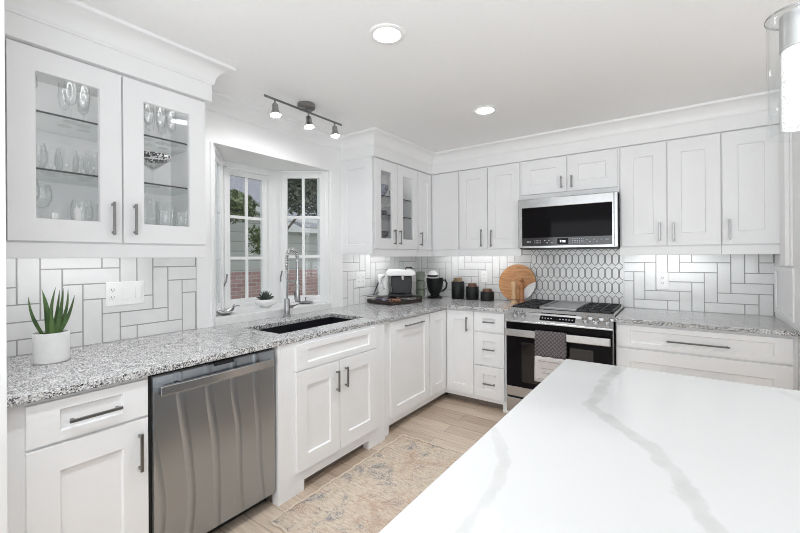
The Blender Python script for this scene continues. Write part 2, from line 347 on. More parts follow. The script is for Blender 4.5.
# ------------------------------------------------------------------ mesh helper
class MB:
    def __init__(s): s.v = []; s.f = []; s.sm = []; s.mi = []; s.mat = 0
    def add(s, vs, fs, smooth=False):
        o = len(s.v); s.v += [tuple(p) for p in vs]
        for f in fs: s.f.append(tuple(i + o for i in f)); s.sm.append(smooth); s.mi.append(s.mat)
        return s
    def box(s, x0, x1, y0, y1, z0, z1):
        x0, x1 = sorted((x0, x1)); y0, y1 = sorted((y0, y1)); z0, z1 = sorted((z0, z1))
        v = [(x, y, z) for z in (z0, z1) for y in (y0, y1) for x in (x0, x1)]
        return s.add(v, [(0, 2, 3, 1), (4, 5, 7, 6), (0, 1, 5, 4), (2, 6, 7, 3), (0, 4, 6, 2), (1, 3, 7, 5)])
    def fbox(s, fr, u0, u1, w0, w1, z0, z1):
        a, b = fr(u0, w0, z0), fr(u1, w1, z1)
        return s.box(a[0], b[0], a[1], b[1], a[2], b[2])
    def hexa(s, p):       # 8 points, bottom ring 0-3, top ring 4-7
        return s.add(p, [(3, 2, 1, 0), (4, 5, 6, 7), (0, 1, 5, 4), (1, 2, 6, 5), (2, 3, 7, 6), (3, 0, 4, 7)])
    def prism(s, poly, fn, a, b, smooth=False):     # poly of (p,q) -> fn(p,q,h)
        n = len(poly); v = [fn(p, q, a) for p, q in poly] + [fn(p, q, b) for p, q in poly]
        s.add(v, [tuple(range(n))[::-1], tuple(range(n, 2 * n))])
        o = len(s.v) - 2 * n
        for i in range(n):
            j = (i + 1) % n; s.f.append((o + i, o + j, o + n + j, o + n + i)); s.sm.append(smooth); s.mi.append(s.mat)
        return s
    def lathe(s, prof, c=(0, 0, 0), n=28, ax=None, closed=False):   # prof (r,h) about axis
        ax = Vector(ax).normalized() if ax else Vector((0, 0, 1))
        t = Vector((1, 0, 0)) if abs(ax.x) < 0.9 else Vector((0, 1, 0))
        e1 = ax.cross(t).normalized(); e2 = ax.cross(e1); c = Vector(c)
        v = []; rings = []
        for r, h in prof:
            if r < 1e-6: rings.append([len(v)]); v.append(c + ax * h)
            else:
                rings.append(list(range(len(v), len(v) + n)))
                v += [c + ax * h + (e1 * math.cos(2 * PI * k / n) + e2 * math.sin(2 * PI * k / n)) * r for k in range(n)]
        fs = []
        pairs = list(zip(rings, rings[1:])) + ([(rings[-1], rings[0])] if closed else [])
        for a, b in pairs:
            if len(a) == 1 and len(b) == 1: continue
            for k in range(n):
                k2 = (k + 1) % n
                if len(a) == 1: fs.append((a[0], b[k2], b[k]))
                elif len(b) == 1: fs.append((a[k], a[k2], b[0]))
                else: fs.append((a[k], a[k2], b[k2], b[k]))
        return s.add(v, fs, True)
    def cyl(s, c, r, h0, h1, n=28, ax=None): return s.lathe([(0, h0), (r, h0), (r, h1), (0, h1)], c, n, ax)
    def tube(s, pts, r, n=10, caps=True):
        pts = [Vector(p) for p in pts]; v = []; N = len(pts)
        rr = r if isinstance(r, (list, tuple)) else [r] * N
        prev = None
        for i, p in enumerate(pts):
            d = (pts[min(i + 1, N - 1)] - pts[max(i - 1, 0)]).normalized()
            if prev is None:
                t = Vector((0, 0, 1)) if abs(d.z) < 0.9 else Vector((1, 0, 0)); e1 = d.cross(t).normalized()
            else: e1 = (prev - d * prev.dot(d)).normalized()
            prev = e1; e2 = d.cross(e1)
            v += [p + (e1 * math.cos(2 * PI * k / n) + e2 * math.sin(2 * PI * k / n)) * rr[i] for k in range(n)]
        fs = []
        for i in range(N - 1):
            for k in range(n):
                k2 = (k + 1) % n; fs.append((i * n + k, i * n + k2, (i + 1) * n + k2, (i + 1) * n + k))
        if caps: fs += [tuple(range(n))[::-1], tuple((N - 1) * n + k for k in range(n))]
        return s.add(v, fs, True)
    def sphere(s, c, r, n=16, sz=1.0):
        return s.lathe([(r * math.sin(PI * k / n), -r * sz * math.cos(PI * k / n)) for k in range(n + 1)], c, n * 2)
    def grid_slab(s, xs, ys, z0, z1, hole=lambda x, y: False):
        idx = {}; v = []; fs = []
        def vi(i, j, z):
            k = (i, j, z)
            if k not in idx: idx[k] = len(v); v.append((xs[i], ys[j], z0 if z == 0 else z1))
            return idx[k]
        cell = {(i, j): not hole((xs[i] + xs[i + 1]) / 2, (ys[j] + ys[j + 1]) / 2) for i in range(len(xs) - 1) for j in range(len(ys) - 1)}
        for (i, j), on in cell.items():
            if not on: continue
            fs.append((vi(i, j, 1), vi(i + 1, j, 1), vi(i + 1, j + 1, 1), vi(i, j + 1, 1)))
            fs.append((vi(i, j, 0), vi(i, j + 1, 0), vi(i + 1, j + 1, 0), vi(i + 1, j, 0)))
            for di, dj, a, b in ((0, -1, (i, j), (i + 1, j)), (1, 0, (i + 1, j), (i + 1, j + 1)), (0, 1, (i + 1, j + 1), (i, j + 1)), (-1, 0, (i, j + 1), (i, j))):
                if not cell.get((i + di, j + dj), False):
                    fs.append((vi(*a, 0), vi(*b, 0), vi(*b, 1), vi(*a, 1)))
        return s.add(v, fs)

def origin_of(p):
    o = Vector((0, 0, 0))
    while p: o += Vector(p.location); p = p.parent
    return o
def obj(name, mb, mats, parent=None, bevel=0.0, local=False, seg=2):
    """one mesh object from mb; world coordinates are taken back to the thing's origin unless local"""
    me = bpy.data.meshes.new(name)
    o0 = Vector((0, 0, 0)) if local else origin_of(parent)
    me.from_pydata([tuple(Vector(p) - o0) for p in mb.v], [], mb.f)
    ml = mats if isinstance(mats, (list, tuple)) else [mats]
    for m in ml: me.materials.append(m)
    me.polygons.foreach_set('use_smooth', mb.sm); me.polygons.foreach_set('material_index', mb.mi)
    bm = bmesh.new(); bm.from_mesh(me); bmesh.ops.recalc_face_normals(bm, faces=bm.faces); bm.to_mesh(me); bm.free()
    if any(mb.sm): me.set_sharp_from_angle(angle=math.radians(38))
    o = bpy.data.objects.new(name, me); C.objects.link(o)
    if parent: o.parent = parent
    if bevel:
        b = o.modifiers.new('bevel', 'BEVEL'); b.width = bevel; b.segments = seg; b.limit_method = 'ANGLE'; b.angle_limit = math.radians(40)
    return o
def tag(o, label=None, cat=None, group=None, kind=None):
    if label: o['label'] = label
    if cat: o['category'] = cat
    if group: o['group'] = group
    if kind: o['kind'] = kind
    return o
def thing(name, label, cat, loc=(0, 0, 0), group=None, rot=0.0):
    e = bpy.data.objects.new(name, None); C.objects.link(e); e.location = loc; e.rotation_euler = (0, 0, rot); e.empty_display_size = 0.05
    return tag(e, label, cat, group)
def struct(name, mb, mat, parent=None, bevel=0.0, label=None):
    o = obj(name, mb, mat, parent, bevel)
    o['kind'] = 'structure'
    if label: o['label'] = label
    return o
def dup(root, loc=None, label=None, rot=None):
    r = root.copy(); C.objects.link(r)
    if loc is not None: r.location = loc
    if rot is not None: r.rotation_euler = (0, 0, rot)
    if label: r['label'] = label
    for ch in list(root.children):
        c = ch.copy(); C.objects.link(c); c.parent = r
        for g in list(ch.children):
            d = g.copy(); C.objects.link(d); d.parent = c
    return r

# ------------------------------------------------------------------ main dimensions
XW, YW = -2.56, 3.98          # left wall, back wall
ZC = 2.46                     # ceiling
XR = 0.585                     # right side wall
CT, CB = 0.914, 0.884         # counter top, underside
UB0, UB1 = 1.375, 2.26        # wall cabinets: rail bottom, top
def FL(x0): return lambda u, w, z: (x0 + w, u, z)      # a face on the left run: u along +Y, w out into the room
def FB(y0): return lambda u, w, z: (u, y0 - w, z)      # a face on the back run: u along +X

# ------------------------------------------------------------------ room shell
struct('floor', MB().box(-2.70, 2.6, -2.0, 4.1, -0.06, 0.0), M['floor'])
struct('ceiling', MB().box(-2.70, 2.6, -2.0, 4.1, ZC, ZC + 0.08), M['ceiling'])
BY0, BY1, BZ0, BZ1 = 1.42, 2.49, 0.97, 2.15            # bay opening in the left wall
wl = MB(); wl.box(XW - 0.14, XW, -2.0, BY0, 0, ZC); wl.box(XW - 0.14, XW, BY1, YW + 0.12, 0, ZC)
wl.box(XW - 0.14, XW, BY0, BY1, 0, CT - 0.004); wl.box(XW - 0.14, XW, BY0, BY1, BZ1 + 0.004, ZC)
struct('wall_left', wl, M['wall'])
struct('wall_back', MB().box(XW - 0.14, XR + 0.1, YW, YW + 0.12, 0, ZC), M['wall'])
wr = MB(); wr.box(XR, XR + 0.1, 3.05, YW, 0, ZC); wr.box(XR + 0.1, 2.6, 3.05, 3.15, 0, ZC)
struct('wall_right', wr, M['trim'])
rp = MB()                                              # raised panel frame on the right side wall
for a in ((3.36, 3.40, 0.95, 1.29), (3.88, 3.92, 0.95, 1.29), (3.40, 3.88, 0.95, 0.985), (3.40, 3.88, 1.255, 1.29)):
    rp.box(XR - 0.012, XR, a[0], a[1], a[2], a[3])
struct('trim_1', rp, M['trim'], bevel=0.004)
cs = MB(); cs.box(XR - 0.022, XR, 3.56, 3.66, 1.30, ZC); cs.box(XR - 0.032, XR, 3.44, 3.565, 1.30, ZC); cs.box(XR - 0.012, XR, 3.40, 3.46, 1.30, ZC)
struct('trim_2', cs, M['trim'], bevel=0.003)
# tall white end panel at the near end of the left run
struct('trim_3', MB().box(XW, -1.745, 0.264, 0.2885, 0, ZC), M['trim'], bevel=0.002)
# casing boards beside the bay opening
cb = MB(); cb.grid_slab([1.20, 1.303, BY0, BY1, 2.655], [CT, 1.38, BZ1, 2.36], XW + 0.0005, XW + 0.016, lambda a, b_: (b_ < BZ1 and BY0 < a < BY1) or (b_ < 1.38 and a < 1.303))
cb.v = [(z_, x_, y_) for x_, y_, z_ in cb.v]
struct('trim_4', cb, M['trim'])

# crown: swept cove profile along cabinets, window wall, cabinets
def sweep(path, prof):
    mb = MB(); n = len(path); P = [Vector((*p, 0)) for p in path]; rings = []
    for i in range(n):
        dirs = []
        if i > 0: dirs.append((P[i] - P[i - 1]).normalized())
        if i < n - 1: dirs.append((P[i + 1] - P[i]).normalized())
        ns = [Vector((d.y, -d.x, 0)) for d in dirs]
        if len(ns) == 2: m = (ns[0] + ns[1]); m = m / m.dot(ns[0])
        else: m = ns[0]
        rings.append([(P[i] + m * p) + Vector((0, 0, z)) for p, z in prof])
    k = len(prof); v = [q for r in rings for q in r]
    fs = [(i * k + j, (i + 1) * k + j, (i + 1) * k + j + 1, i * k + j + 1) for i in range(n - 1) for j in range(k - 1)]
    return mb.add(v, fs + [tuple(range(k)), tuple((n - 1) * k + j for j in range(k))[::-1]], True)
CP = 0.088
prof = [(-0.03, 2.352), (0.006, 2.352), (0.010, 2.362)] + [(0.012 + CP * 0.88 * (1 - math.cos(a)), 2.364 + 0.078 * math.sin(a)) for a in [PI / 2 * k / 8 for k in range(9)]] + [(CP + 0.004, 2.446), (CP + 0.004, ZC - 0.0005), (-0.03, ZC - 0.0005)]
UX, UY = -2.15, 3.63
struct('trim_5', sweep([(UX, 0.29), (UX, 1.193), (XW + 0.016, 1.193), (XW + 0.016, 2.64), (UX, 2.64), (UX, UY), (XR - 0.005, UY)], prof), M['trim'])
fa = MB(); fa.box(XW, UX, 0.29, 1.193, 2.258, 2.37); fa.box(XW, UX, 2.64, YW, 2.258, 2.37); fa.box(UX, XR, UY, YW, 2.258, 2.37)
struct('trim_6', fa, M['trim'])

# herringbone tile, three to one, as real tiles over grout
def herring(fr, u0, u1, z0, z1, ua, za, Wt, Wz, c, mirror):
    mb = MB(); g = 0.0022
    i0, i1 = math.floor((u0 - ua) / Wt) - 3, math.ceil((u1 - ua) / Wt) + 3
    j0, j1 = math.floor((z0 - za) / Wz) - 3, math.ceil((z1 - za) / Wz) + 3
    for i in range(i0, i1):
        for j in range(j0, j1):
            s = ((-i if mirror else i) - j + c) % 6
            if s == 0: a = (i - 2, i + 1, j, j + 1) if mirror else (i, i + 3, j, j + 1)
            elif s == 5: a = (i, i + 1, j, j + 3)
            else: continue
            ulo, uhi = max(u0, ua + a[0] * Wt + g), min(u1, ua + a[1] * Wt - g)
            zlo, zhi = max(z0, za + a[2] * Wz + g), min(z1, za + a[3] * Wz - g)
            if uhi - ulo < 0.006 or zhi - zlo < 0.006: continue
            w = 0.010 + random.uniform(-0.0006, 0.0006); e = 0.0016
            q = [fr(ulo, 0.006, zlo), fr(uhi, 0.006, zlo), fr(uhi, 0.006, zhi), fr(ulo, 0.006, zhi),
                 fr(ulo + e, w, zlo + e), fr(uhi - e, w, zlo + e), fr(uhi - e, w, zhi - e), fr(ulo + e, w, zhi - e)]
            mb.hexa(q)
    return mb
def splash(name, fr, u0, u1, z0, z1, *a):
    g = struct(name, MB().fbox(fr, u0, u1, 0, 0.0072, z0, z1), M['grout'])
    struct('tiles', herring(fr, u0, u1, z0, z1, *a), M['tile'], g)
splash('wall_left_backsplash', FL(XW), 0.29, 1.303, CT, 1.42, 0.877, 0.905, 0.0842, 0.083, 3, True)
splash('wall_left_corner_backsplash', FL(XW), 2.655, YW, CT, 1.42, 0.877, 0.905, 0.0842, 0.083, 3, True)
splash('wall_back_backsplash', FB(YW), XW + 0.01, -1.207, CT, 1.42, -0.397, 0.912, 0.0812, 0.0795, -1, False)
splash('wall_back_right_backsplash', FB(YW), -0.392, XR, CT, 1.42, -0.397, 0.912, 0.0812, 0.0795, -1, False)
# picket mosaic behind the range
hx = MB(); pw, ph = 0.0556, 0.128; fr = FB(YW)
def hexp(cu, cz, w, h, tip):
    pts = [(-w, -h + tip), (0, -h), (w, -h + tip), (w, h - tip), (0, h), (-w, h - tip)]
    q = []
    for du, dz in pts:
        u = min(max(cu + du, -1.205), -0.394); z = min(max(cz + dz, CT - 0.02), 1.47); q.append((u, z))
    return q
hr = MB()
for k in range(-1, 16):
    for j in range(-1, 5):
        cu = -1.207 + (k + 0.5) * pw; cz = 0.925 + j * ph + 0.03
        for mb_, w, h, tp, w0, w1 in ((hr, pw / 2 - 0.0010, ph / 2 - 0.0030, 0.026, 0.004, 0.0085), (hx, pw / 2 - 0.0062, ph / 2 - 0.0100, 0.0230, 0.006, 0.0100)):
            q = hexp(cu, cz, w, h, tp)
            if max(p[0] for p in q) - min(p[0] for p in q) < 0.012 or max(p[1] for p in q) - min(p[1] for p in q) < 0.012: continue
            mb_.prism(q, lambda p, q_, hh: fr(p, hh, q_), w0, w1)
hb = struct('wall_back_mosaic', MB().fbox(fr, -1.207, -0.392, 0, 0.0065, 0.88, 1.48), M['hextile'])
struct('outlines', hr, M['hex_edge_shade'], hb)  # dark rims painted in for the shaded edges of the raised tiles
struct('tiles', hx, M['hextile'], hb)
struct('trim_7', MB().fbox(fr, -0.396, -0.386, 0, 0.013, CT, 1.39), M['tile'])

# ------------------------------------------------------------------ bay window
def vplane(p, q):     # local frame on a vertical plane p->q (looking from the room): s along, w into room, z
    p = Vector((*p, 0)); q = Vector((*q, 0)); d = (q - p).normalized(); n = Vector((d.y, -d.x, 0))
    return (lambda s, w, z: tuple(p + d * s + n * w + Vector((0, 0, z)))), (q - p).length
def fhex(mb, f, s0, s1, w0, w1, z0, z1):
    mb.hexa([f(s0, w0, z0), f(s1, w0, z0), f(s1, w1, z0), f(s0, w1, z0), f(s0, w0, z1), f(s1, w0, z1), f(s1, w1, z1), f(s0, w1, z1)])
def window(name, p, q, g0, g1, z0=1.032, z1=2.075, crank=None, flush=0.0):
    f, L = vplane(p, q)
    fr_ = MB()
    for a in ((-0.03, g0 - 0.045, -0.06, 0.0, 0.90, BZ1), (g1 + 0.045, L + 0.03, -0.06, 0.0, 0.90, BZ1), (g0 - 0.045, g1 + 0.045, -0.06, 0.0, z1 + 0.045, BZ1 + 0.02), (g0 - 0.045, g1 + 0.045, -0.06, 0.0, 0.90, z0 - 0.045)): fhex(fr_, f, *a)
    # raised casing steps
    for a in ((g0 - 0.062, g0 - 0.045, 0.0, 0.014, 0.972, z1 + 0.06), (g1 + 0.045, g1 + 0.062, 0.0, 0.014, 0.972, z1 + 0.06), (g0 - 0.062, g1 + 0.062, 0.0, 0.014, z1 + 0.045, z1 + 0.065)): fhex(fr_, f, *a)
    w = struct(name, fr_, M['trim'], bevel=0.003)
    sa = MB()
    for a in ((g0 - 0.046, g0, -0.045 + flush, -0.012 + flush, z0 - 0.046, z1 + 0.046), (g1, g1 + 0.046, -0.045 + flush, -0.012 + flush, z0 - 0.046, z1 + 0.046), (g0, g1, -0.045 + flush, -0.012 + flush, z1, z1 + 0.046), (g0, g1, -0.045 + flush, -0.012 + flush, z0 - 0.046, z0)): fhex(sa, f, *a)
    k0 = 2.3 * flush
    struct('sash', sa, M['trim'], w, 0.003)
    gl = MB(); fhex(gl, f, g0, g1, -0.032 + k0, -0.026 + k0, z0, z1); struct('glass', gl, M['win_glass'], w)
    mid = (g0 + g1) / 2; h = (z1 - z0) / 3
    mu = MB(); fhex(mu, f, mid - 0.012, mid + 0.012, -0.026 + flush, -0.014 + flush, z0, z1)
    for k in (1, 2):
        fhex(mu, f, g0, mid - 0.012, -0.026 + flush, -0.014 + flush, z0 + h * k - 0.012, z0 + h * k + 0.012); fhex(mu, f, mid + 0.012, g1, -0.026 + flush, -0.014 + flush, z0 + h * k - 0.012, z0 + h * k + 0.012)
    struct('muntin', mu, M['trim'], w)
    if crank:
        s, z = crank
        mb = MB(); fhex(mb, f, s - 0.008, s + 0.008, -0.012, 0.012, z - 0.05, z + 0.02); mb.tube([f(s, 0.012, z - 0.02), f(s + 0.004, 0.03, z + 0.02), f(s + 0.02, 0.035, z + 0.075)], 0.006, 8)
        struct('latch', mb, M['nickel'], w)
BX = -2.95
window('window_1', (XW, BY0), (BX, 1.72), 0.070, 0.345, crank=(0.425, 1.17), flush=0.010)
window('window_2', (BX, 1.72), (BX, 2.19), 0.070, 0.372, z1=2.048)
window('window_3', (BX, 2.19), (XW, BY1), 0.124, 0.413, z0=1.03, z1=2.085, crank=(0.070, 1.18))
by = [(XW - 0.001, BY0), (BX - 0.09, 1.69), (BX - 0.09, 2.22), (XW - 0.001, BY1)]
bc = MB(); bc.prism([(XW + 0.0, BY0 - 0.0), (BX - 0.09, 1.66), (BX - 0.09, 2.25), (XW + 0.0, BY1 + 0.0)], lambda p, q, h_: (p, q, h_), BZ1 + 0.001, BZ1 + 0.12)
struct('trim_8', bc, M['trim'])
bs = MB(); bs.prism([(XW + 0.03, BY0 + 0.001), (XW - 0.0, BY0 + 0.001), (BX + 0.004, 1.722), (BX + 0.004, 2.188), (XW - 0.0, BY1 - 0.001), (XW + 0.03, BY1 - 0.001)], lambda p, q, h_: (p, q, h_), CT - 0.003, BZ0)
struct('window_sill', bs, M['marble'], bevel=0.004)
bl = MB(); bl.prism([(XW - 0.14, BY0 - 0.02), (BX - 0.09, 1.66), (BX - 0.09, 2.25), (XW - 0.14, BY1 + 0.02)], lambda p, q, h_: (p, q, h_), 0.3, 0.90)
struct('trim_9', bl, M['trim'])

# ------------------------------------------------------------------ cabinets
def leaf(fr, u0, u1, z0, z1, stile=0.085, rail=0.095, t=0.02, rec=0.011, glass=False, slab=False):
    """a shaker door or drawer front: ring frame with a recessed panel (or an opening), w=0 at the cabinet face"""
    mb = MB()
    if slab: return mb.fbox(fr, u0, u1, 0, t, z0, z1)
    a = [(u0, z0), (u1, z0), (u1, z1), (u0, z1)]
    b = [(u0 + stile, z0 + rail), (u1 - stile, z0 + rail), (u1 - stile, z1 - rail), (u0 + stile, z1 - rail)]
    e = 0.004 if not glass else 0.003
    c = [(u0 + stile + e, z0 + rail + e), (u1 - stile - e, z0 + rail + e), (u1 - stile - e, z1 - rail - e), (u0 + stile + e, z1 - rail - e)]
    d = 0.0 if glass else t - rec
    v = [fr(u, 0, z) for u, z in a] + [fr(u, t, z) for u, z in a] + [fr(u, t, z) for u, z in b] + [fr(u, d, z) for u, z in c]
    fs = []
    for i in range(4):
        j = (i + 1) % 4
        fs += [(i, j, 4 + j, 4 + i), (4 + i, 4 + j, 8 + j, 8 + i), (8 + i, 8 + j, 12 + j, 12 + i)]
        if glass: fs.append((12 + i, 12 + j, j, i))
    if not glass: fs += [(12, 13, 14, 15), (3, 2, 1, 0)]
    return mb.add(v, fs)
def pull(fr, u, z, L, vert=True, t=0.02, dark=False, parent=None, r=0.0055):
    mb = MB(); h = L / 2; so = t + 0.03
    if vert:
        mb.fbox(fr, u - r, u + r, so - 0.009, so, z - h, z + h)
        for s in (-1, 1): mb.fbox(fr, u - r * 0.8, u + r * 0.8, t, so - 0.004, z + s * (h - 0.012) - r, z + s * (h - 0.012) + r)
    else:
        mb.fbox(fr, u - h, u + h, so - 0.009, so, z - r, z + r)
        for s in (-1, 1): mb.fbox(fr, u + s * (h - 0.012) - r, u + s * (h - 0.012) + r, t, so - 0.004, z - r * 0.8, z + r * 0.8)
    return obj('handle', mb, M['nickel'], parent, 0.0015)
def door(root, fr, u0, u1, z0, z1, hu=None, hz=None, hl=0.15, vert=True, glass=False, slab=False, name='door', **kw):
    g = 0.0018
    d = obj(name, leaf(fr, u0 + g, u1 - g, z0 + g, z1 - g, glass=glass, slab=slab, **kw), M['paint'], root, 0.0015)
    if hu is not None: pull(fr, hu, hz, hl, vert, parent=d)
    if glass:
        st, rl = kw.get('stile', 0.085), kw.get('rail', 0.095)
        obj('glass_pane', MB().fbox(fr, u0 + st, u1 - st, 0.004, 0.008, z0 + rl, z1 - rl), M['cab_glass'], d)
    return d
def wallcab(label, fr_of, face, u0, u1, depth, name='wall_cabinet', z0=UB0 + 0.055, z1=UB1, hollow=False, shelves=(), rail=True, lights=()):
    fr = fr_of(face); c = fr((u0 + u1) / 2, -depth / 2, z0)
    root = thing(name, label, 'cabinet', c)
    b = MB(); T = 0.018; e = 0.0006
    if hollow:
        b.fbox(fr, u0 + e, u0 + T, -depth, 0, z0, z1); b.fbox(fr, u1 - T, u1 - e, -depth, 0, z0, z1)
        b.fbox(fr, u0 + T, u1 - T, -depth, -depth + 0.012, z0, z1); b.fbox(fr, u0 + T, u1 - T, -depth + 0.012, 0, z0, z0 + 0.098); b.fbox(fr, u0 + T, u1 - T, -depth + 0.012, 0, z1 - T, z1)
    else: b.fbox(fr, u0 + e, u1 - e, -depth, 0, z0, z1)
    obj('body', b, M['paint'], root)
    if rail:
        obj('light_rail', MB().fbox(fr, u0 + e, u1 - e, -0.012, 0.012, UB0, z0 + 0.010), M['paint'], root, 0.002)
    if hollow:
        um = {0.29: 0.760, 2.65: 3.020}[u0]; ff = MB()
        ff.grid_slab([u0 + T, (0.375 if u0 < 1 else 2.70), um - 0.02, um + 0.02, u1 - 0.035, u1 - T], [z0 + 0.098, z0 + 0.104, z1 - T - 0.04, z1 - T], 0, 1, lambda a, b2: z0 + 0.104 < b2 < z1 - T - 0.04 and ((0.375 if u0 < 1 else 2.70) < a < um - 0.02 or um + 0.02 < a < u1 - 0.035))
        ff.v = [fr(x_, -0.0105 + 0.010 * h_, y_) for x_, y_, h_ in ff.v]
        obj('face_frame', ff, M['paint'], root)
        for k, zz in enumerate((z1 - T,) + tuple(zs_ - 0.006 for zs_ in shelves)):
            obj('added_interior_glow', MB().fbox(fr, u0 + 0.04, u1 - 0.04, -0.028, -0.012, z1 - T - 0.006, z1 - T - 0.0005), M['cab_glow'], root) if k == 0 else None  # glow strip added under the cabinet top to lift the interior
        if u0 < 1:  # more added glow strips, one up each side
            obj('added_interior_glow', MB().fbox(fr, u0 + T + 0.001, u0 + T + 0.006, -0.028, -0.014, z0 + 0.12, z1 - 0.05), M['cab_glow'], root)
            obj('added_interior_glow', MB().fbox(fr, u1 - T - 0.006, u1 - T - 0.001, -0.028, -0.014, z0 + 0.12, z1 - 0.05), M['cab_glow'], root)
    for z in shelves:
        s = MB(); s.fbox(fr, u0 + T + 0.002, u1 - T - 0.002, -depth + 0.014, -0.032, z - 0.004, z + 0.004)
        so = obj('shelf', s, M['shelf_glass'], root)
        obj('shelf_edge', MB().fbox(fr, u0 + T + 0.002, u1 - T - 0.002, -0.0318, -0.030, z - 0.004, z + 0.004), M['shelf_edge'], so)
    for (a, b_) in lights:
        l = MB().fbox(fr, a, b_, -depth * 0.42 - 0.018, -depth * 0.42 + 0.018, z0 - 0.010, z0 - 0.001)
        obj('light_strip', l, M['undercab'], root)
    return root, fr
LFX, BFY = UX - 0.02 - 0.0, UY + 0.04          # cabinet faces; doors stand 2 cm proud
LF = -2.19; BF = 3.67
DZ0, DZ1 = 1.445, 2.252
LD = LF - XW - 0.0005; BD = YW - BF - 0.0005
SH = (1.758, 2.003)
dc, fr = wallcab('white wall cabinet with two glass doors full of stemware, above the aloe', FL, LF, 0.29, 1.168, LD, 'display_cabinet', hollow=True, shelves=SH, lights=((0.40, 0.95),))
door(dc, fr, 0.361, 0.758, DZ0, DZ1, 0.717, 1.56, 0.155, glass=True, stile=0.086)
door(dc, fr, 0.762, 1.166, DZ0, DZ1, 0.808, 1.562, 0.15, glass=True, stile=0.088)
obj('filler', MB().fbox(fr, 0.29, 0.358, 0, 0.018, DZ0, DZ1), M['paint'], dc)
cc, fr = wallcab('white glass-door wall cabinet between the bay window and the room corner', FL, LF, 2.65, 3.375, LD, 'display_cabinet', hollow=True, shelves=(1.765, 1.94), lights=((2.75, 3.3),))
door(cc, fr, 2.682, 3.018, DZ0, DZ1, 2.956, 1.558, 0.14, glass=True, stile=0.083)
door(cc, fr, 3.022, 3.372, DZ0, DZ1, 3.045, 1.557, 0.135, glass=True, stile=0.086)
sp = MB(); sfr = lambda u, w, z: (u, 2.6506 - w, z)           # shaker end panel facing the window
sp = leaf(sfr, XW + 0.002, LF + 0.018, UB0 + 0.02, 2.256, stile=0.085, rail=0.09, t=0.012, rec=0.007)
obj('end_panel', sp, M['paint'], cc, 0.001)
lc, fr = wallcab('white L-shaped corner wall cabinet above the black footed mug', FL, LF, 3.378, YW, LD, 'corner_cabinet', rail=False)
obj('body', MB().box(LF + 0.0005, -1.850, BF, YW - 0.0005, UB0 + 0.055, UB1), M['paint'], lc)
door(lc, fr, 3.384, 3.648, DZ0, DZ1, 3.421, 1.556, 0.14, stile=0.075)
frb = FB(BF)
door(lc, frb, -2.165, -1.853, DZ0, DZ1, slab=True)
lr = MB().fbox(fr, 3.379, 3.66, -0.012, 0.012, UB0, UB0 + 0.065); lr.fbox(frb, -2.178, -1.851, -0.012, 0.012, UB0, UB0 + 0.065)
obj('light_rail', lr, M['paint'], lc, 0.002)
obj('light_strip', MB().box(-2.16, -1.88, 3.78, 3.81, UB0 + 0.044, UB0 + 0.054), M['undercab'], lc)
c2, fr = wallcab('white two-door wall cabinet above the black canisters', FB, BF, -1.849, -1.203, BD, lights=((-1.80, -1.38),))
door(c2, fr, -1.840, -1.533, DZ0, DZ1, -1.594, 1.555, 0.17, stile=0.075)
door(c2, fr, -1.529, -1.210, DZ0, DZ1, -1.490, 1.55, 0.165, stile=0.075)
c3, fr = wallcab('short white two-door cabinet directly above the microwave', FB, BF, -1.2025, -0.390, BD, z0=1.893, rail=False)
door(c3, fr, -1.196, -0.793, 1.938, DZ1, -0.838, 2.025, 0.105, rail=0.085)
door(c3, fr, -0.789, -0.400, 1.938, DZ1, -0.752, 2.02, 0.105, rail=0.085)
c4, fr = wallcab('white two-door wall cabinet immediately right of the microwave', FB, BF, -0.3895, 0.258, BD, lights=((-0.30, 0.14),))
door(c4, fr, -0.378, -0.069, DZ0, DZ1, -0.115, 1.555, 0.145)
door(c4, fr, -0.065, 0.255, DZ0, DZ1, -0.026, 1.55, 0.143)
c5, fr = wallcab('single-door white wall cabinet beside the right side wall', FB, BF, 0.2585, 0.5845, BD)
door(c5, fr, 0.262, 0.577, DZ0, DZ1, 0.302, 1.553, 0.145)

# ---- base cabinets
BX0, BYF = -1.83, 3.325        # base faces left run / back run
def basecab(label, fr_of, face, u0, u1, depth, name='base_cabinet', toe=0.065, z0=0.065, cat='cabinet', foot=(), hollow=False):
    fr = fr_of(face); root = thing(name, label, cat, fr((u0 + u1) / 2, -depth / 2, 0))
    e = 0.0006; b = MB()
    if hollow:
        b.fbox(fr, u0 + e, u0 + 0.02, -depth, 0, z0, CB - 0.001); b.fbox(fr, u1 - 0.02, u1 - e, -depth, 0, z0, CB - 0.001)
        b.fbox(fr, u0 + 0.02, u1 - 0.02, -0.02, 0, z0, CB - 0.001); b.fbox(fr, u0 + 0.02, u1 - 0.02, -depth, -0.02, z0, z0 + 0.02)
    else: b.fbox(fr, u0 + e, u1 - e, -depth, 0, z0, CB - 0.001)
    for a, c in foot: b.fbox(fr, a, c, -0.055, 0.0, 0.0, z0)
    obj('body', b, M['paint'], root, 0.001)
    obj('toe_kick', MB().fbox(fr, u0 + e, u1 - e, -0.075, -0.06, 0.0, z0), M['toe'], root)
    return root, fr
D0 = BX0 - XW - 0.002; D1 = YW - BYF - 0.002
b1, fr = basecab('white drawer-and-door base cabinet left of the dishwasher', FL, BX0, 0.29, 0.728, D0)
door(b1, fr, 0.343, 0.722, 0.716, 0.868, 0.538, 0.785, 0.165, vert=False, name='drawer_front', stile=0.09, rail=0.035)
door(b1, fr, 0.343, 0.722, 0.075, 0.708, 0.687, 0.578, 0.155, stile=0.09, rail=0.095)
b2, fr = basecab('white sink base cabinet standing forward on block feet, below the faucet', FL, -1.80, 1.362, 2.325, -1.80 - XW - 0.002, 'sink_cabinet', foot=((1.3626, 1.545), (2.135, 2.3244)), hollow=True)
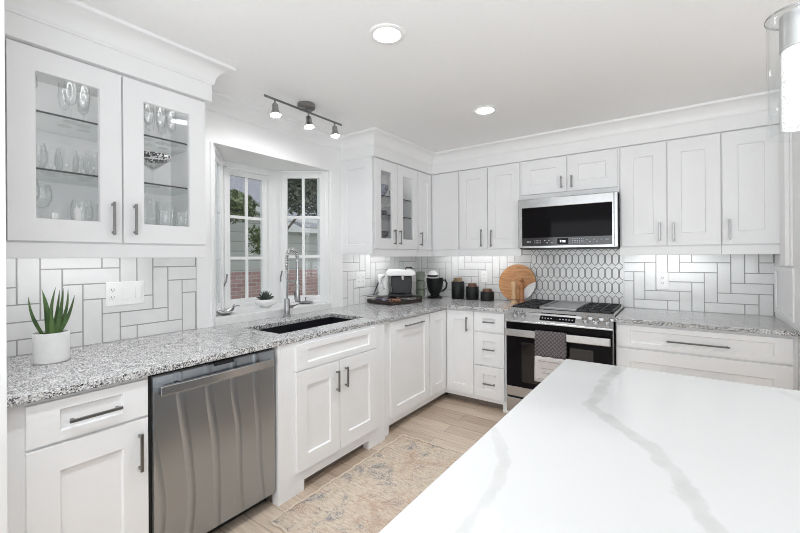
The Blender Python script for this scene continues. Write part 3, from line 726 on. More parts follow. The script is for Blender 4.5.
door(b2, fr, 1.479, 2.218, 0.716, 0.868, name='false_drawer_front', stile=0.085, rail=0.036, t=0.016)
door(b2, fr, 1.479, 1.829, 0.128, 0.708, 1.796, 0.585, 0.135, stile=0.078, rail=0.088, t=0.016)
door(b2, fr, 1.832, 2.218, 0.128, 0.708, 1.877, 0.592, 0.132, stile=0.082, rail=0.088, t=0.016)
b3, fr = basecab('white tall-panel pull-out base cabinet right of the sink cabinet', FL, BX0, 2.3255, 2.995, D0, foot=((2.326, 2.41),))
door(b3, fr, 2.415, 2.99, 0.12, 0.868, 2.735, 0.815, 0.27, vert=False, stile=0.075, rail=0.075, name='drawer_front')
b4, fr = basecab('white corner base cabinet with two doors meeting at the inside corner', FL, BX0, 2.9955, YW, D0, 'corner_cabinet')
frb = FB(BYF)
bb = MB().box(BX0 + 0.0005, -1.528, BYF, YW - 0.002, 0.065, CB - 0.001)
obj('body', bb, M['paint'], b4, 0.001)
obj('toe_kick', MB().fbox(frb, BX0, -1.529, -0.075, -0.06, 0, 0.065), M['toe'], b4)
door(b4, fr, 3.012, 3.300, 0.12, 0.868, stile=0.07, rail=0.08)
door(b4, frb, BX0 + 0.022, -1.533, 0.10, 0.868, -1.593, 0.748, 0.13, stile=0.07, rail=0.08)
b5, fr = basecab('white three-drawer base cabinet between the corner cabinet and the range', FB, BYF, -1.527, -1.2015, D1, 'drawer_cabinet', foot=((-1.262, -1.2022),))
for z0_, z1_, hz in ((0.695, 0.868, 0.785), (0.392, 0.688, 0.540), (0.10, 0.385, 0.232)):
    door(b5, fr, -1.521, -1.238, z0_, z1_, -1.378, hz, 0.11, vert=False, name='drawer_front', stile=0.078, rail=0.05 if z1_ > 0.8 else 0.075)
b6, fr = basecab('wide white drawer base cabinet right of the range', FB, BYF - 0.03, -0.380, 0.5845, D1 + 0.03, 'drawer_cabinet')
door(b6, fr, -0.372, 0.563, 0.706, 0.866, 0.10, 0.778, 0.335, vert=False, name='drawer_front', stile=0.085, rail=0.036)
door(b6, fr, -0.372, 0.563, 0.41, 0.698, 0.10, 0.555, 0.335, vert=False, name='drawer_front', stile=0.085, rail=0.09)
door(b6, fr, -0.372, 0.563, 0.10, 0.402, 0.10, 0.25, 0.335, vert=False, name='drawer_front', stile=0.085, rail=0.09)

# ---- worktops
SX0, SX1, SY0, SY1 = -2.315, -1.95, 1.495, 2.28
xs = [XW + 0.0105, SX0, SX1, -1.79, -1.2]; ys = [0.2895, SY0, SY1, 3.285, YW - 0.0105]
def hole(x, y): return (x > -1.79 and y < 3.285) or (SX0 < x < SX1 and SY0 < y < SY1)
tag(obj('countertop', MB().grid_slab(xs, ys, CB, CT, hole), M['granite'], bevel=0.003), 'L-shaped speckled granite countertop with the sink cutout, below the bay window', 'countertop')
tag(obj('countertop', MB().box(-0.383, XR - 0.001, 3.245, YW - 0.0105, CB, CT), M['granite'], bevel=0.003), 'straight speckled granite countertop right of the range', 'countertop')

# ---- sink
sk = thing('sink', 'black undermount sink basin set into the granite below the faucet', 'sink', ((SX0 + SX1) / 2, (SY0 + SY1) / 2, 0.68))
s = MB(); T = 0.012
s.box(SX0 - T, SX0, SY0 - T, SY1 + T, 0.69, CB - 0.001); s.box(SX1, SX1 + T, SY0 - T, SY1 + T, 0.69, CB - 0.001)
s.box(SX0, SX1, SY0 - T, SY0, 0.69, CB - 0.001); s.box(SX0, SX1, SY1, SY1 + T, 0.69, CB - 0.001); s.box(SX0 - T, SX1 + T, SY0 - T, SY1 + T, 0.68, 0.692)
obj('basin', s, M['sink'], sk)
obj('drain', MB().lathe([(0, 0.692), (0.045, 0.692), (0.045, 0.696), (0.03, 0.6945), (0, 0.6945)], ((SX0 + SX1) / 2, (SY0 + SY1) / 2, 0)), M['steel_dull'], sk)

# ---- faucet
FX, FY = -2.475, 1.965
fa = thing('faucet', 'brushed steel spring-coil kitchen faucet standing behind the sink', 'faucet', (FX, FY, CT))
obj('base', MB().lathe([(0, CT + 0.0005), (0.030, CT + 0.0005), (0.030, CT + 0.012), (0.021, CT + 0.018), (0.021, CT + 0.13), (0.017, CT + 0.14), (0, CT + 0.14)], (FX, FY, 0)), M['steel_dull'], fa)
R = 0.062
arc = [Vector((FX, FY, CT + 0.14)), Vector((FX, FY, 1.25))] + [Vector((FX + R - R * math.cos(a), FY, 1.372 + R * math.sin(a))) for a in [PI * k / 16 for k in range(17)]] + [Vector((FX + 2 * R, FY, 1.33))]
obj('neck', MB().tube(arc, 0.0085, 10), M['steel_dull'], fa)
# coil round the neck
def along(pts, n):
    L = [0]
    for a, b in zip(pts, pts[1:]): L.append(L[-1] + (b - a).length)
    out = []
    for k in range(n + 1):
        d = L[-1] * k / n; i = max(j for j in range(len(L)) if L[j] <= d + 1e-9); i = min(i, len(pts) - 2)
        out.append(pts[i].lerp(pts[i + 1], (d - L[i]) / (L[i + 1] - L[i])))
    return out
cl = arc[1:]; base = along(cl, 420); turns = 30; coil = []
for k, p in enumerate(base):
    d = (base[min(k + 1, 420)] - base[max(k - 1, 0)]).normalized(); e1 = Vector((0, 1, 0)); e2 = d.cross(e1).normalized()
    a = 2 * PI * turns * k / 420; coil.append(p + (e1 * math.cos(a) + e2 * math.sin(a)) * 0.014)
obj('spring_coil', MB().tube(coil, 0.0032, 6), M['chrome'], fa)
obj('spray_hose', MB().tube([(FX + 2 * R, FY, 1.345), (FX + 2 * R, FY, 1.16)], 0.0125, 12), M['steel_dull'], fa)
hd = obj('spray_head', MB().lathe([(0, 1.165), (0.015, 1.165), (0.018, 1.15), (0.018, 1.09), (0.021, 1.045), (0.019, 1.035), (0, 1.035)], (FX + 2 * R, FY, 0)), M['steel_dull'], fa)
obj('trigger', MB().box(FX + 2 * R - 0.03, FX + 2 * R - 0.016, FY - 0.008, FY + 0.008, 1.05, 1.115), M['black_plastic'], hd, 0.003)
obj('holder_arm', MB().tube([(FX, FY, 1.195), (FX + 2 * R - 0.014, FY, 1.185)], 0.006, 8).lathe([(0.019, 1.17), (0.022, 1.17), (0.022, 1.20), (0.019, 1.20)], (FX + 2 * R, FY, 0), closed=True), M['steel_dull'], fa)
obj('lever', MB().tube([(FX, FY + 0.015, CT + 0.075), (FX + 0.005, FY + 0.05, CT + 0.075)], 0.012, 12).tube([(FX + 0.005, FY + 0.045, CT + 0.075), (FX + 0.06, FY + 0.06, CT + 0.095)], 0.005, 8), M['nickel'], fa)

# ------------------------------------------------------------------ dishwasher
DX = -1.835; DY0, DY1 = 0.731, 1.359; fr = FL(DX)
dw = thing('dishwasher', 'stainless steel dishwasher with a bar handle between the white base cabinets', 'dishwasher', (DX - 0.3, (DY0 + DY1) / 2, 0))
obj('body', MB().fbox(fr, DY0, DY1, -0.56, -0.012, 0.09, CB - 0.002), M['black_plastic'], dw)
prof_ = [(0.0, 0.075), (0.016, 0.075), (0.021, 0.085), (0.024, 0.45), (0.022, 0.80), (0.016, 0.862), (0.010, 0.868), (0.0, 0.868)]
db = MB(); db.prism(prof_, lambda p, q, h_: (DX + p, h_, q), DY0 + 0.010, DY1 - 0.004)
dd = obj('door', db, M['steel'], dw, 0.002)
hz = 0.806; hpts = [(DX + 0.062 - 0.010 * abs(2 * k / 16 - 1) ** 2, DY0 + 0.03 + (DY1 - DY0 - 0.06) * k / 16) for k in range(17)]
hb_ = MB()
poly = [(x, y) for x, y in hpts] + [(x - 0.016, y) for x, y in reversed(hpts)]
hb_.prism(poly, lambda p, q, h_: (p, q, h_), hz - 0.021, hz + 0.021)
for yy in (DY0 + 0.03, DY1 - 0.055): hb_.box(DX + 0.018, DX + 0.045, yy, yy + 0.022, hz - 0.018, hz + 0.018)
obj('handle', hb_, M['steel_flat'], dd, 0.004)
obj('vent', MB().fbox(fr, 1.01, 1.112, 0.0115, 0.0215, 0.852, 0.8695), M['black_plastic'], dd)
obj('toe_kick', MB().fbox(fr, DY0, DY1, -0.09, -0.07, 0.0, 0.09), M['dark_gap'], dw)
gp = MB().fbox(fr, DY0 - 0.001, DY0 + 0.008, -0.02, 0.004, 0.075, CB - 0.002)
obj('side_gasket', gp, M['dark_gap'], dw)

# ------------------------------------------------------------------ range
RX0, RX1 = -1.196, -0.388; RY = 3.215
rg = thing('range', 'stainless steel slide-in gas range with black oven door, on the back wall', 'range', ((RX0 + RX1) / 2, 3.6, 0))
obj('body', MB().box(RX0, RX1, RY + 0.045, YW - 0.012, 0.06, 0.905), M['steel_flat'], rg, 0.002)
obj('leg', MB().cyl((RX0 + 0.05, RY + 0.1, 0), 0.02, 0, 0.06, 12), M['black_plastic'], rg)
obj('leg', MB().cyl((RX1 - 0.05, RY + 0.1, 0), 0.02, 0, 0.06, 12), M['black_plastic'], rg)
obj('cooktop', MB().box(RX0 + 0.002, RX1 - 0.002, 3.32, YW - 0.02, 0.905, 0.922), M['black_metal'], rg, 0.003)
obj('cooktop_rim', MB().box(RX0, RX0 + 0.014, 3.32, YW - 0.02, 0.905, 0.934), M['steel_flat'], rg, 0.003)
obj('cooktop_rim', MB().box(RX1 - 0.014, RX1, 3.32, YW - 0.02, 0.905, 0.934), M['steel_flat'], rg, 0.003)
cp = MB().prism([(RY - 0.012, 0.824), (RY - 0.012, 0.838), (3.318, 0.932), (3.318, 0.824)], lambda p, q, h_: (h_, p, q), RX0, RX1)
cpo = obj('control_panel', cp, M['steel_flat'], rg, 0.003)
sl = Vector((0, 3.318 - (RY - 0.012), 0.932 - 0.838)).normalized(); nrm = Vector((0, -sl.z, sl.y))
def onpanel(x, t, w=0.0): return Vector((x, RY - 0.012, 0.838)) + sl * t + nrm * w
dsp = MB(); q = [onpanel(-0.915, 0.028, 0.0005), onpanel(-0.650, 0.028, 0.0005), onpanel(-0.650, 0.108, 0.0005), onpanel(-0.915, 0.108, 0.0005)]
dsp.hexa(q + [p + nrm * 0.003 for p in q]); do = obj('display', dsp, M['black_glass'], cpo)
def strokes(name, quads, mat, parent):
    mb = MB()
    for qd in quads: mb.add(qd, [(0, 1, 2, 3)])
    return obj(name, mb, mat, parent)
qs = []
for k in range(11):
    for r_ in range(2):
        x = -0.90 + k * 0.0225; t_ = 0.045 + r_ * 0.030
        if 4 <= k <= 5: continue
        qs.append([onpanel(x, t_, 0.0042), onpanel(x + 0.010, t_, 0.0042), onpanel(x + 0.010, t_ + 0.009, 0.0042), onpanel(x, t_ + 0.009, 0.0042)])
M['print'] = plain('grey_print', (0.42, 0.43, 0.47), 0.6)
strokes('button_print', qs, M['print'], do)
for kx in (-1.128, -1.062, -0.583, -0.508, -0.433):
    c = onpanel(kx, 0.072)
    kb = MB().lathe([(0, 0.0), (0.026, 0.0), (0.026, 0.006), (0.021, 0.009), (0.0195, 0.032), (0.017, 0.036), (0, 0.036)], c, 24, nrm)
    ko = obj('knob', kb, M['steel_flat'], rg)
    e1 = Vector((1, 0, 0)); g = [c + e1 * sx * 0.005 + sl * sy * 0.019 + nrm * 0.035 for sx, sy in ((-1, -1), (1, -1), (1, 1), (-1, 1))]
    obj('knob_grip', MB().hexa(g + [p + nrm * 0.010 for p in g]), M['steel_flat'], ko, 0.002)
def grate(x0, x1, y0, y1, nx, ny):
    mb = MB(); z = 0.932; b = 0.006
    mb.box(x0, x1, y0, y0 + 2 * b, z, z + 0.014).box(x0, x1, y1 - 2 * b, y1, z, z + 0.014).box(x0, x0 + 2 * b, y0, y1, z, z + 0.014).box(x1 - 2 * b, x1, y0, y1, z, z + 0.014)
    for k in range(1, nx): x = x0 + (x1 - x0) * k / nx; mb.box(x - b, x + b, y0, y1, z, z + 0.014)
    for k in range(1, ny): y = y0 + (y1 - y0) * k / ny; mb.box(x0, x1, y - b, y + b, z, z + 0.014)
    for x in (x0, x1 - 2 * b):
        for y in (y0, y1 - 2 * b): mb.box(x, x + 2 * b, y, y + 2 * b, 0.921, z)
    return mb
obj('grate', grate(RX0 + 0.02, -0.960, 3.345, 3.93, 3, 5), M['black_metal'], rg, 0.002)
obj('grate', grate(-0.655, RX1 - 0.02, 3.345, 3.93, 3, 5), M['black_metal'], rg, 0.002)
gd = MB().box(-0.950, -0.662, 3.35, 3.93, 0.930, 0.938)
for a in ((-0.950, -0.938, 3.35, 3.93), (-0.674, -0.662, 3.35, 3.93), (-0.938, -0.674, 3.35, 3.37), (-0.938, -0.674, 3.91, 3.93)): gd.box(*a, 0.938, 0.950)
obj('griddle', gd, plain('griddle_grey', (0.33, 0.33, 0.335), 0.3, 0.6, var=0.1), rg, 0.002)
for bx, by_ in ((-1.075, 3.50), (-1.075, 3.79), (-0.525, 3.50), (-0.525, 3.79)):
    obj('burner', MB().lathe([(0, 0.9225), (0.05, 0.9225), (0.048, 0.929), (0.036, 0.931), (0, 0.931)], (bx, by_, 0)), M['black_metal'], rg)
fr = FB(RY + 0.04)
od = obj('oven_door', MB().fbox(fr, RX0 + 0.006, RX1 - 0.006, 0.0, 0.035, 0.285, 0.820), M['black_glass'], rg, 0.003)
obj('door_trim', MB().fbox(fr, RX0 + 0.006, RX1 - 0.006, 0.0, 0.037, 0.205, 0.284), M['steel_flat'], od, 0.002)
ov = MB().fbox(fr, -1.06, -0.52, 0.0352, 0.0358, 0.33, 0.66)
obj('window', ov, plain('oven_window_tint', (0.012, 0.010, 0.010), 0.08, var=0.0), od)
hd = MB().fbox(fr, RX0 + 0.012, RX1 - 0.012, 0.072, 0.090, 0.712, 0.772)
for x in (RX0 + 0.014, RX1 - 0.044): hd.fbox(fr, x, x + 0.03, 0.034, 0.080, 0.722, 0.762)
obj('handle', hd, M['steel_flat'], od, 0.006)
obj('drawer', MB().fbox(fr, RX0 + 0.006, RX1 - 0.006, 0.0, 0.036, 0.065, 0.188), M['steel_flat'], rg, 0.003)
obj('gap', MB().fbox(fr, RX0 + 0.004, RX1 - 0.004, -0.004, 0.012, 0.188, 0.205), M['dark_gap'], rg)

# ---- towel over the handle
TYF = fr(0, 0.094, 0)[1]; TYB = fr(0, 0.067, 0)[1]
tw = thing('dish_towel', 'quilted grey dish towel with cream hem hanging over the oven handle', 'towel', (-0.81, TYF, 0.70))
def sheet(x0, x1, path, th=0.004, wav=0.004):
    mb = MB(); nx = 14; v = []; fs = []
    for i, (y, z) in enumerate(path):
        for k in range(nx + 1):
            u = k / nx; x = x0 + (x1 - x0) * u + 0.006 * (u - 0.5) * (0.78 - z) * 4
            dy = wav * math.sin(u * 9 + i * 0.15) * min(1, (0.80 - z) * 6) if y < fr(0, 0.080, 0)[1] else 0
            v.append((x, y - abs(dy), z))
    n = nx + 1
    for i in range(len(path) - 1):
        for k in range(nx): fs.append((i * n + k, i * n + k + 1, (i + 1) * n + k + 1, (i + 1) * n + k))
    return mb.add(v, fs, True)
top = [(TYB - 0.001, 0.60), (TYB - 0.001, 0.70), (TYB - 0.0, 0.765), (TYB - 0.004, 0.776), ((TYF + TYB) / 2, 0.779), (TYF + 0.003, 0.776), (TYF, 0.765)] + [(TYF - 0.003, 0.765 - 0.185 * k / 8) for k in range(1, 9)]
def solid(o, th):
    m = o.modifiers.new('thick', 'SOLIDIFY'); m.thickness = th; m.offset = 0; return o
solid(obj('towel_body', sheet(-0.932, -0.700, top), M['towel'], tw), 0.004)
solid(obj('hem', sheet(-0.932, -0.706, [(TYF - 0.003, 0.582 - 0.205 * k / 8) for k in range(9)]), M['towel_hem'], tw), 0.003)
emb = MB()
def scrib(x0, x1, z, amp, n, w=0.0013):
    yv = TYF - 0.0125
    pts = [Vector((x0 + (x1 - x0) * k / n, yv, z + amp * math.sin(k * 1.9) * (0.6 + 0.4 * math.sin(k * 0.7)))) for k in range(n + 1)]
    emb.tube(pts, w, 5)
scrib(-0.905, -0.74, 0.545, 0.006, 40); scrib(-0.885, -0.79, 0.490, 0.004, 26); scrib(-0.875, -0.80, 0.452, 0.009, 18); scrib(-0.91, -0.82, 0.405, 0.003, 26)
obj('embroidery', emb, M['ink'], tw)

# ------------------------------------------------------------------ microwave
MX0, MX1, MZ0, MZ1, MYF = -1.197, -0.392, 1.438, 1.886, 3.560
mw = thing('microwave', 'stainless steel over-the-range microwave with black glass door', 'microwave', ((MX0 + MX1) / 2, 3.77, MZ0))
obj('body', MB().box(MX0 + 0.004, MX1 - 0.004, MYF + 0.03, YW - 0.012, MZ0, MZ1), M['black_plastic'], mw)
fr = FB(MYF + 0.03)
g0, g1, gz0, gz1 = -1.160, -0.432, MZ0 + 0.025, 1.805
f = MB(); v = []
for (u, z, w) in [(MX0, MZ0 + 0.006, 0), (MX1, MZ0 + 0.006, 0), (MX1, MZ1, 0), (MX0, MZ1, 0)] + [(MX0, MZ0 + 0.006, 0.03), (MX1, MZ0 + 0.006, 0.03), (MX1, MZ1, 0.03), (MX0, MZ1, 0.03)] + [(g0, gz0, 0.03), (g1, gz0, 0.03), (g1, gz1, 0.03), (g0, gz1, 0.03)] + [(g0, gz0, 0.0), (g1, gz0, 0.0), (g1, gz1, 0.0), (g0, gz1, 0.0)]: v.append(fr(u, w, z))
fs = []
for i in range(4):
    j = (i + 1) % 4; fs += [(i, j, 4 + j, 4 + i), (4 + i, 4 + j, 8 + j, 8 + i), (8 + i, 8 + j, 12 + j, 12 + i), (12 + i, 12 + j, j, i)]
md = obj('door', f.add(v, fs), M['steel_flat'], mw, 0.004)
obj('door_glass', MB().fbox(fr, g0 + 0.0005, g1 - 0.0005, 0.001, 0.027, gz0 + 0.072, gz1 - 0.0005), M['black_glass'], md)
pn = obj('control_strip', MB().fbox(fr, g0 + 0.0005, g1 - 0.0005, 0.001, 0.0275, gz0 + 0.0005, gz0 + 0.0715), plain('charcoal_control_glass', (0.035, 0.033, 0.034), 0.12, var=0.02), md)
obj('edge_trim', MB().fbox(fr, g1 + 0.012, g1 + 0.018, 0.0302, 0.031, MZ0 + 0.012, MZ1 - 0.004), M['black_plastic'], md)
qs = []
def q4(u, z, w, h, d=0.0282): qs.append([fr(u, d, z), fr(u + w, d, z), fr(u + w, d, z + h), fr(u, d, z + h)])
zc = gz0 + 0.036
for k in range(3): q4(-1.118 + k * 0.013, zc - 0.006, 0.008, 0.012)
for k in range(5): q4(-1.05 + k * 0.012, zc + 0.006, 0.007, 0.006); q4(-1.05 + k * 0.012, zc - 0.012, 0.007, 0.006)
for k, (a, b_) in enumerate(((-0.965, 1), (-0.945, -1), (-0.93, 1), (-0.905, -1))): q4(a, zc + b_ * 0.010 - 0.004, 0.010, 0.008)
for k in range(7):
    for j in range(3): q4(-0.735 + k * 0.014, zc + 0.014 - j * 0.014, 0.006, 0.006)
for a, b_ in ((-0.625, 0.004), (-0.60, -0.014), (-0.57, 0.006), (-0.55, -0.014), (-0.515, 0.004)): q4(a, zc + b_, 0.012, 0.008)
q4(-0.485, zc + 0.004, 0.028, 0.006)
strokes('button_print', qs, M['print'], pn)
ck = obj('clock_display', MB().fbox(fr, -0.855, -0.765, 0.0276, 0.0284, zc - 0.026, zc + 0.026), M['black_glass'], pn)
qs = []
segs = {'8': 'abcdefg'}
def digit(u, s='abcdefg', w=0.009, h=0.017, t=0.0024):
    z = zc - h / 2; d = 0.0292
    S = {'a': (0, h - t, w, t), 'g': (0, h / 2 - t / 2, w, t), 'd': (0, 0, w, t), 'f': (0, h / 2, t, h / 2), 'b': (w - t, h / 2, t, h / 2), 'e': (0, 0, t, h / 2), 'c': (w - t, 0, t, h / 2)}
    for k in s: a = S[k]; q4(u + a[0], z + a[1], a[2], a[3], d)
digit(-0.832, 'abcdfg'); q4(-0.818, zc + 0.003, 0.002, 0.002, 0.0292); q4(-0.818, zc - 0.005, 0.002, 0.002, 0.0292); digit(-0.812, 'abcdfg'); digit(-0.798, 'abcdefg')
strokes('clock_digits', qs, M['clock'], ck)
obj('vent_grille', MB().box(MX0 + 0.03, MX1 - 0.03, MYF + 0.06, 3.9, MZ0 - 0.006, MZ0 - 0.0005), M['black_metal'], mw)

# ------------------------------------------------------------------ island
IX0, IX1, IY0, IY1 = -0.410, 0.78, -1.4, 1.846
isl = thing('kitchen_island', 'island with a white quartz top and grey veins in the foreground', 'island', ((IX0 + IX1) / 2, 0.3, 0))
o = obj('worktop', MB().box(IX0, IX1, IY0, IY1, 0.874, CT), M['quartz'], isl, 0.006, seg=3)
ib = MB().box(IX0 + 0.05, IX1 - 0.25, IY0 + 0.04, IY1 - 0.05, 0.08, 0.8735); ib.box(IX0 + 0.11, IX1 - 0.3, IY0 + 0.1, IY1 - 0.11, 0, 0.08)
obj('base', ib, M['island_paint'], isl)
for k in range(4):
    u0 = IY0 + 0.06 + k * 0.78
    obj('side_panel', leaf(lambda u, w, z: (IX0 + 0.05 - w, u, z), u0, u0 + 0.76, 0.11, 0.86, stile=0.08, rail=0.09), M['island_paint'], isl, 0.001)

# ------------------------------------------------------------------ rug
RU = (-1.725, -0.93, 1.255, 2.455)
ru = thing('rug', 'distressed beige runner rug with blue-grey flecks on the plank floor', 'rug', ((RU[0] + RU[1]) / 2, (RU[2] + RU[3]) / 2, 0))
def wob(k): return 0.004 * math.sin(k * 1.7) + 0.003 * math.sin(k * 0.61 + 1)
rm = MB(); nx, ny = 30, 46; v = []; fs = []
for j in range(ny + 1):
    for i in range(nx + 1):
        x = RU[0] + (RU[1] - RU[0]) * i / nx; y = RU[2] + (RU[3] - RU[2]) * j / ny
        x += wob(j) * (1 - 2 * i / nx); y += wob(i + 9) * (1 - 2 * j / ny)
        v.append((x, y, 0.007 + 0.0012 * math.sin(i * 0.9) * math.sin(j * 0.8)))
n = nx + 1
fs = [(j * n + i, j * n + i + 1, (j + 1) * n + i + 1, (j + 1) * n + i) for j in range(ny) for i in range(nx)]
o = obj('pile', rm.add(v, fs, True), M['rug'], ru); m = o.modifiers.new('thick', 'SOLIDIFY'); m.thickness = 0.006; m.offset = -1
ring = [v[i] for i in range(nx + 1)] + [v[j * n + nx] for j in range(1, ny + 1)] + [v[ny * n + i] for i in range(nx - 1, -1, -1)] + [v[j * n] for j in range(ny - 1, 0, -1)]
ring = [(x, y, 0.0065) for x, y, z in ring]; ring.append(ring[0])
obj('binding', MB().tube(ring, 0.0062, 8), M['rug_edge'], ru)

# ------------------------------------------------------------------ ceiling lights
def lamp(x, y):
    d = bpy.data.lights.new('downlight_lamp', 'SPOT'); d.energy = DOWNSPOT; d.spot_size = math.radians(96); d.spot_blend = 0.7; d.shadow_soft_size = 0.06; d.color = (0.92, 0.965, 1.0)
    o = bpy.data.objects.new('downlight_lamp', d); C.objects.link(o); o.location = (x, y, ZC - 0.012)
def downlight(x, y, label):
    t = thing('recessed_light', label, 'ceiling light', (x, y, ZC), 'recessed downlights in the ceiling')
    obj('trim_ring', MB().lathe([(0.066, ZC - 0.0005), (0.088, ZC - 0.0005), (0.088, ZC - 0.005), (0.080, ZC - 0.009), (0.066, ZC - 0.007)], (x, y, 0), 36, closed=True), M['white_plastic'], t)
    obj('lens', MB().lathe([(0, ZC - 0.001), (0.066, ZC - 0.001), (0.066, ZC - 0.0045), (0, ZC - 0.0055)], (x, y, 0), 36), M['led'], t)
    lamp(x, y)
    return t
downlight(-1.152, 1.523, 'round recessed ceiling light in front of the bay window')
downlight(-1.164, 2.739, 'round recessed ceiling light nearer the range, above the sink-to-range aisle')
for x, y in ((-1.15, 0.20), (-1.15, -1.1), (1.3, 1.5), (1.3, 0.2), (1.3, -1.2), (1.35, 2.6), (2.2, 1.0)): 
    lamp(x, y)      # unseen spots added to light the room, all outside the view

# track light
TX = -2.145; tk = thing('track_light', 'brushed metal three-spot track light on the ceiling over the bay window', 'track light', (TX, 1.88, ZC))
obj('canopy', MB().lathe([(0, ZC - 0.0005), (0.062, ZC - 0.0005), (0.062, ZC - 0.030), (0.055, ZC - 0.036), (0, ZC - 0.036)], (TX, 1.88, 0), 32), M['nickel'], tk)
obj('bar', MB().tube([(TX, 1.535, ZC - 0.052), (TX, 2.235, ZC - 0.052)], 0.0075, 10).cyl((TX, 1.88, 0), 0.010, ZC - 0.052, ZC - 0.035, 12), M['nickel'], tk)
for yy in (1.615, 1.900, 2.160):
    top_ = Vector((TX, yy, ZC - 0.055)); ax = Vector((0.22, -0.10, -1)).normalized()
    st = MB().tube([top_, top_ + Vector((0, 0, -0.035))], 0.0065, 8)
    so = obj('spot_head', st.lathe([(0, 0.0), (0.017, 0.0), (0.020, 0.006), (0.021, 0.040), (0.031, 0.066), (0.036, 0.080), (0.033, 0.080), (0.028, 0.068), (0.0, 0.064)], top_ + Vector((0.0, 0, -0.030)), 20, ax), M['steel_dull'], tk)
    sl_d = bpy.data.lights.new('spot_lamp', 'SPOT'); sl_d.energy = 3.2 if yy < 2.1 else 1.6; sl_d.spot_size = math.radians(140); sl_d.spot_blend = 1.0; sl_d.shadow_soft_size = 0.025; sl_o = bpy.data.objects.new('spot_lamp', sl_d); C.objects.link(sl_o)
    sl_o.location = top_ + Vector((0, 0, -0.030)) + ax * 0.10; sl_o.rotation_euler = Vector((-0.55, -0.12, -0.8)).to_track_quat('-Z', 'Y').to_euler()
    obj('bulb', MB().lathe([(0, 0.067), (0.028, 0.069), (0.031, 0.077), (0.0, 0.082)], top_ + Vector((0, 0, -0.030)), 20, ax), M['spot'], so)

# pendant
PX, PY = 0.212, 1.135
pd = thing('pendant_light', 'clear glass cylinder pendant with a lit bubble-glass core above the island', 'pendant light', (PX, PY, ZC))
obj('ceiling_canopy', MB().cyl((PX, PY, 0), 0.06, ZC - 0.025, ZC - 0.0005), M['chrome'], pd)
obj('stem', MB().tube([(PX, PY, ZC - 0.02), (PX, PY, 1.885)], 0.005, 8), M['chrome'], pd)
obj('cap', MB().lathe([(0, 1.890), (0.010, 1.890), (0.012, 1.868), (0.036, 1.867), (0.036, 1.795), (0, 1.795)], (PX, PY, 0), 32), plain('satin_nickel_cap', (0.62, 0.62, 0.62), 0.35, 1.0), pd)
obj('glass_disc', MB().lathe([(0.0365, 1.867), (0.0575, 1.867), (0.0575, 1.864), (0.0365, 1.864)], (PX, PY, 0), 40, closed=True), M['glass'], pd)
obj('disc_ring', MB().lathe([(0.0577, 1.8675), (0.0590, 1.8675), (0.0590, 1.8635), (0.0577, 1.8635)], (PX, PY, 0), 40, closed=True), M['steel_dull'], pd)
obj('core', MB().lathe([(0, 1.7945), (0.033, 1.7945), (0.033, 1.632), (0, 1.632)], (PX, PY, 0), 32), M['bubble'], pd)
obj('glass_shade', MB().lathe([(0.056, 1.8635), (0.0535, 1.8635), (0.0535, 1.616), (0.056, 1.616)], (PX, PY, 0), 40, closed=True), M['glass'], pd)

# ------------------------------------------------------------------ outlets
def outlet(name, label, fr, u0, u1, z0, z1, kinds):
    t = thing(name, label, 'wall outlet', fr((u0 + u1) / 2, 0.011, (z0 + z1) / 2))
    obj('plate', MB().fbox(fr, u0, u1, 0.0106, 0.0165, z0, z1), M['white_plastic'], t, 0.002)
    n = len(kinds); zc_ = (z0 + z1) / 2
    for k, kd in enumerate(kinds):
        uc = u0 + (u1 - u0) * (k + 0.5) / n
        if kd == 's':
            obj('rocker_switch', MB().fbox(fr, uc - 0.016, uc + 0.016, 0.0166, 0.0205, zc_ - 0.033, zc_ + 0.033), M['white_plastic'], t, 0.002)
        else:
            for s_ in (-1, 1):
                c = zc_ + s_ * 0.021
                so = obj('socket', MB().fbox(fr, uc - 0.016, uc + 0.016, 0.0166, 0.0185, c - 0.014, c + 0.014), M['white_plastic'], t, 0.001)
                sl_ = MB()
                for du in (-0.006, 0.006): sl_.fbox(fr, uc + du - 0.0012, uc + du + 0.0012, 0.0186, 0.0189, c - 0.002, c + 0.008)
                sl_.fbox(fr, uc - 0.002, uc + 0.002, 0.0186, 0.0189, c - 0.009, c - 0.005)
                obj('slots', sl_, M['dark_gap'], so)
outlet('switch_plate', 'white plate with an outlet and two rocker switches right of the aloe', FL(XW), 0.808, 0.996, 1.111, 1.242, 'oss')
outlet('outlet', 'white double outlet plate left of the coffee machine', FL(XW), 2.844, 2.977, 1.08, 1.225, 'oo')
outlet('outlet', 'white outlet on the tile behind the black canisters', FB(YW), -1.738, -1.668, 1.095, 1.215, 'o')
outlet('outlet', 'white outlet on the tile right of the range', FB(YW), -0.151, -0.063, 1.087, 1.228, 'o')

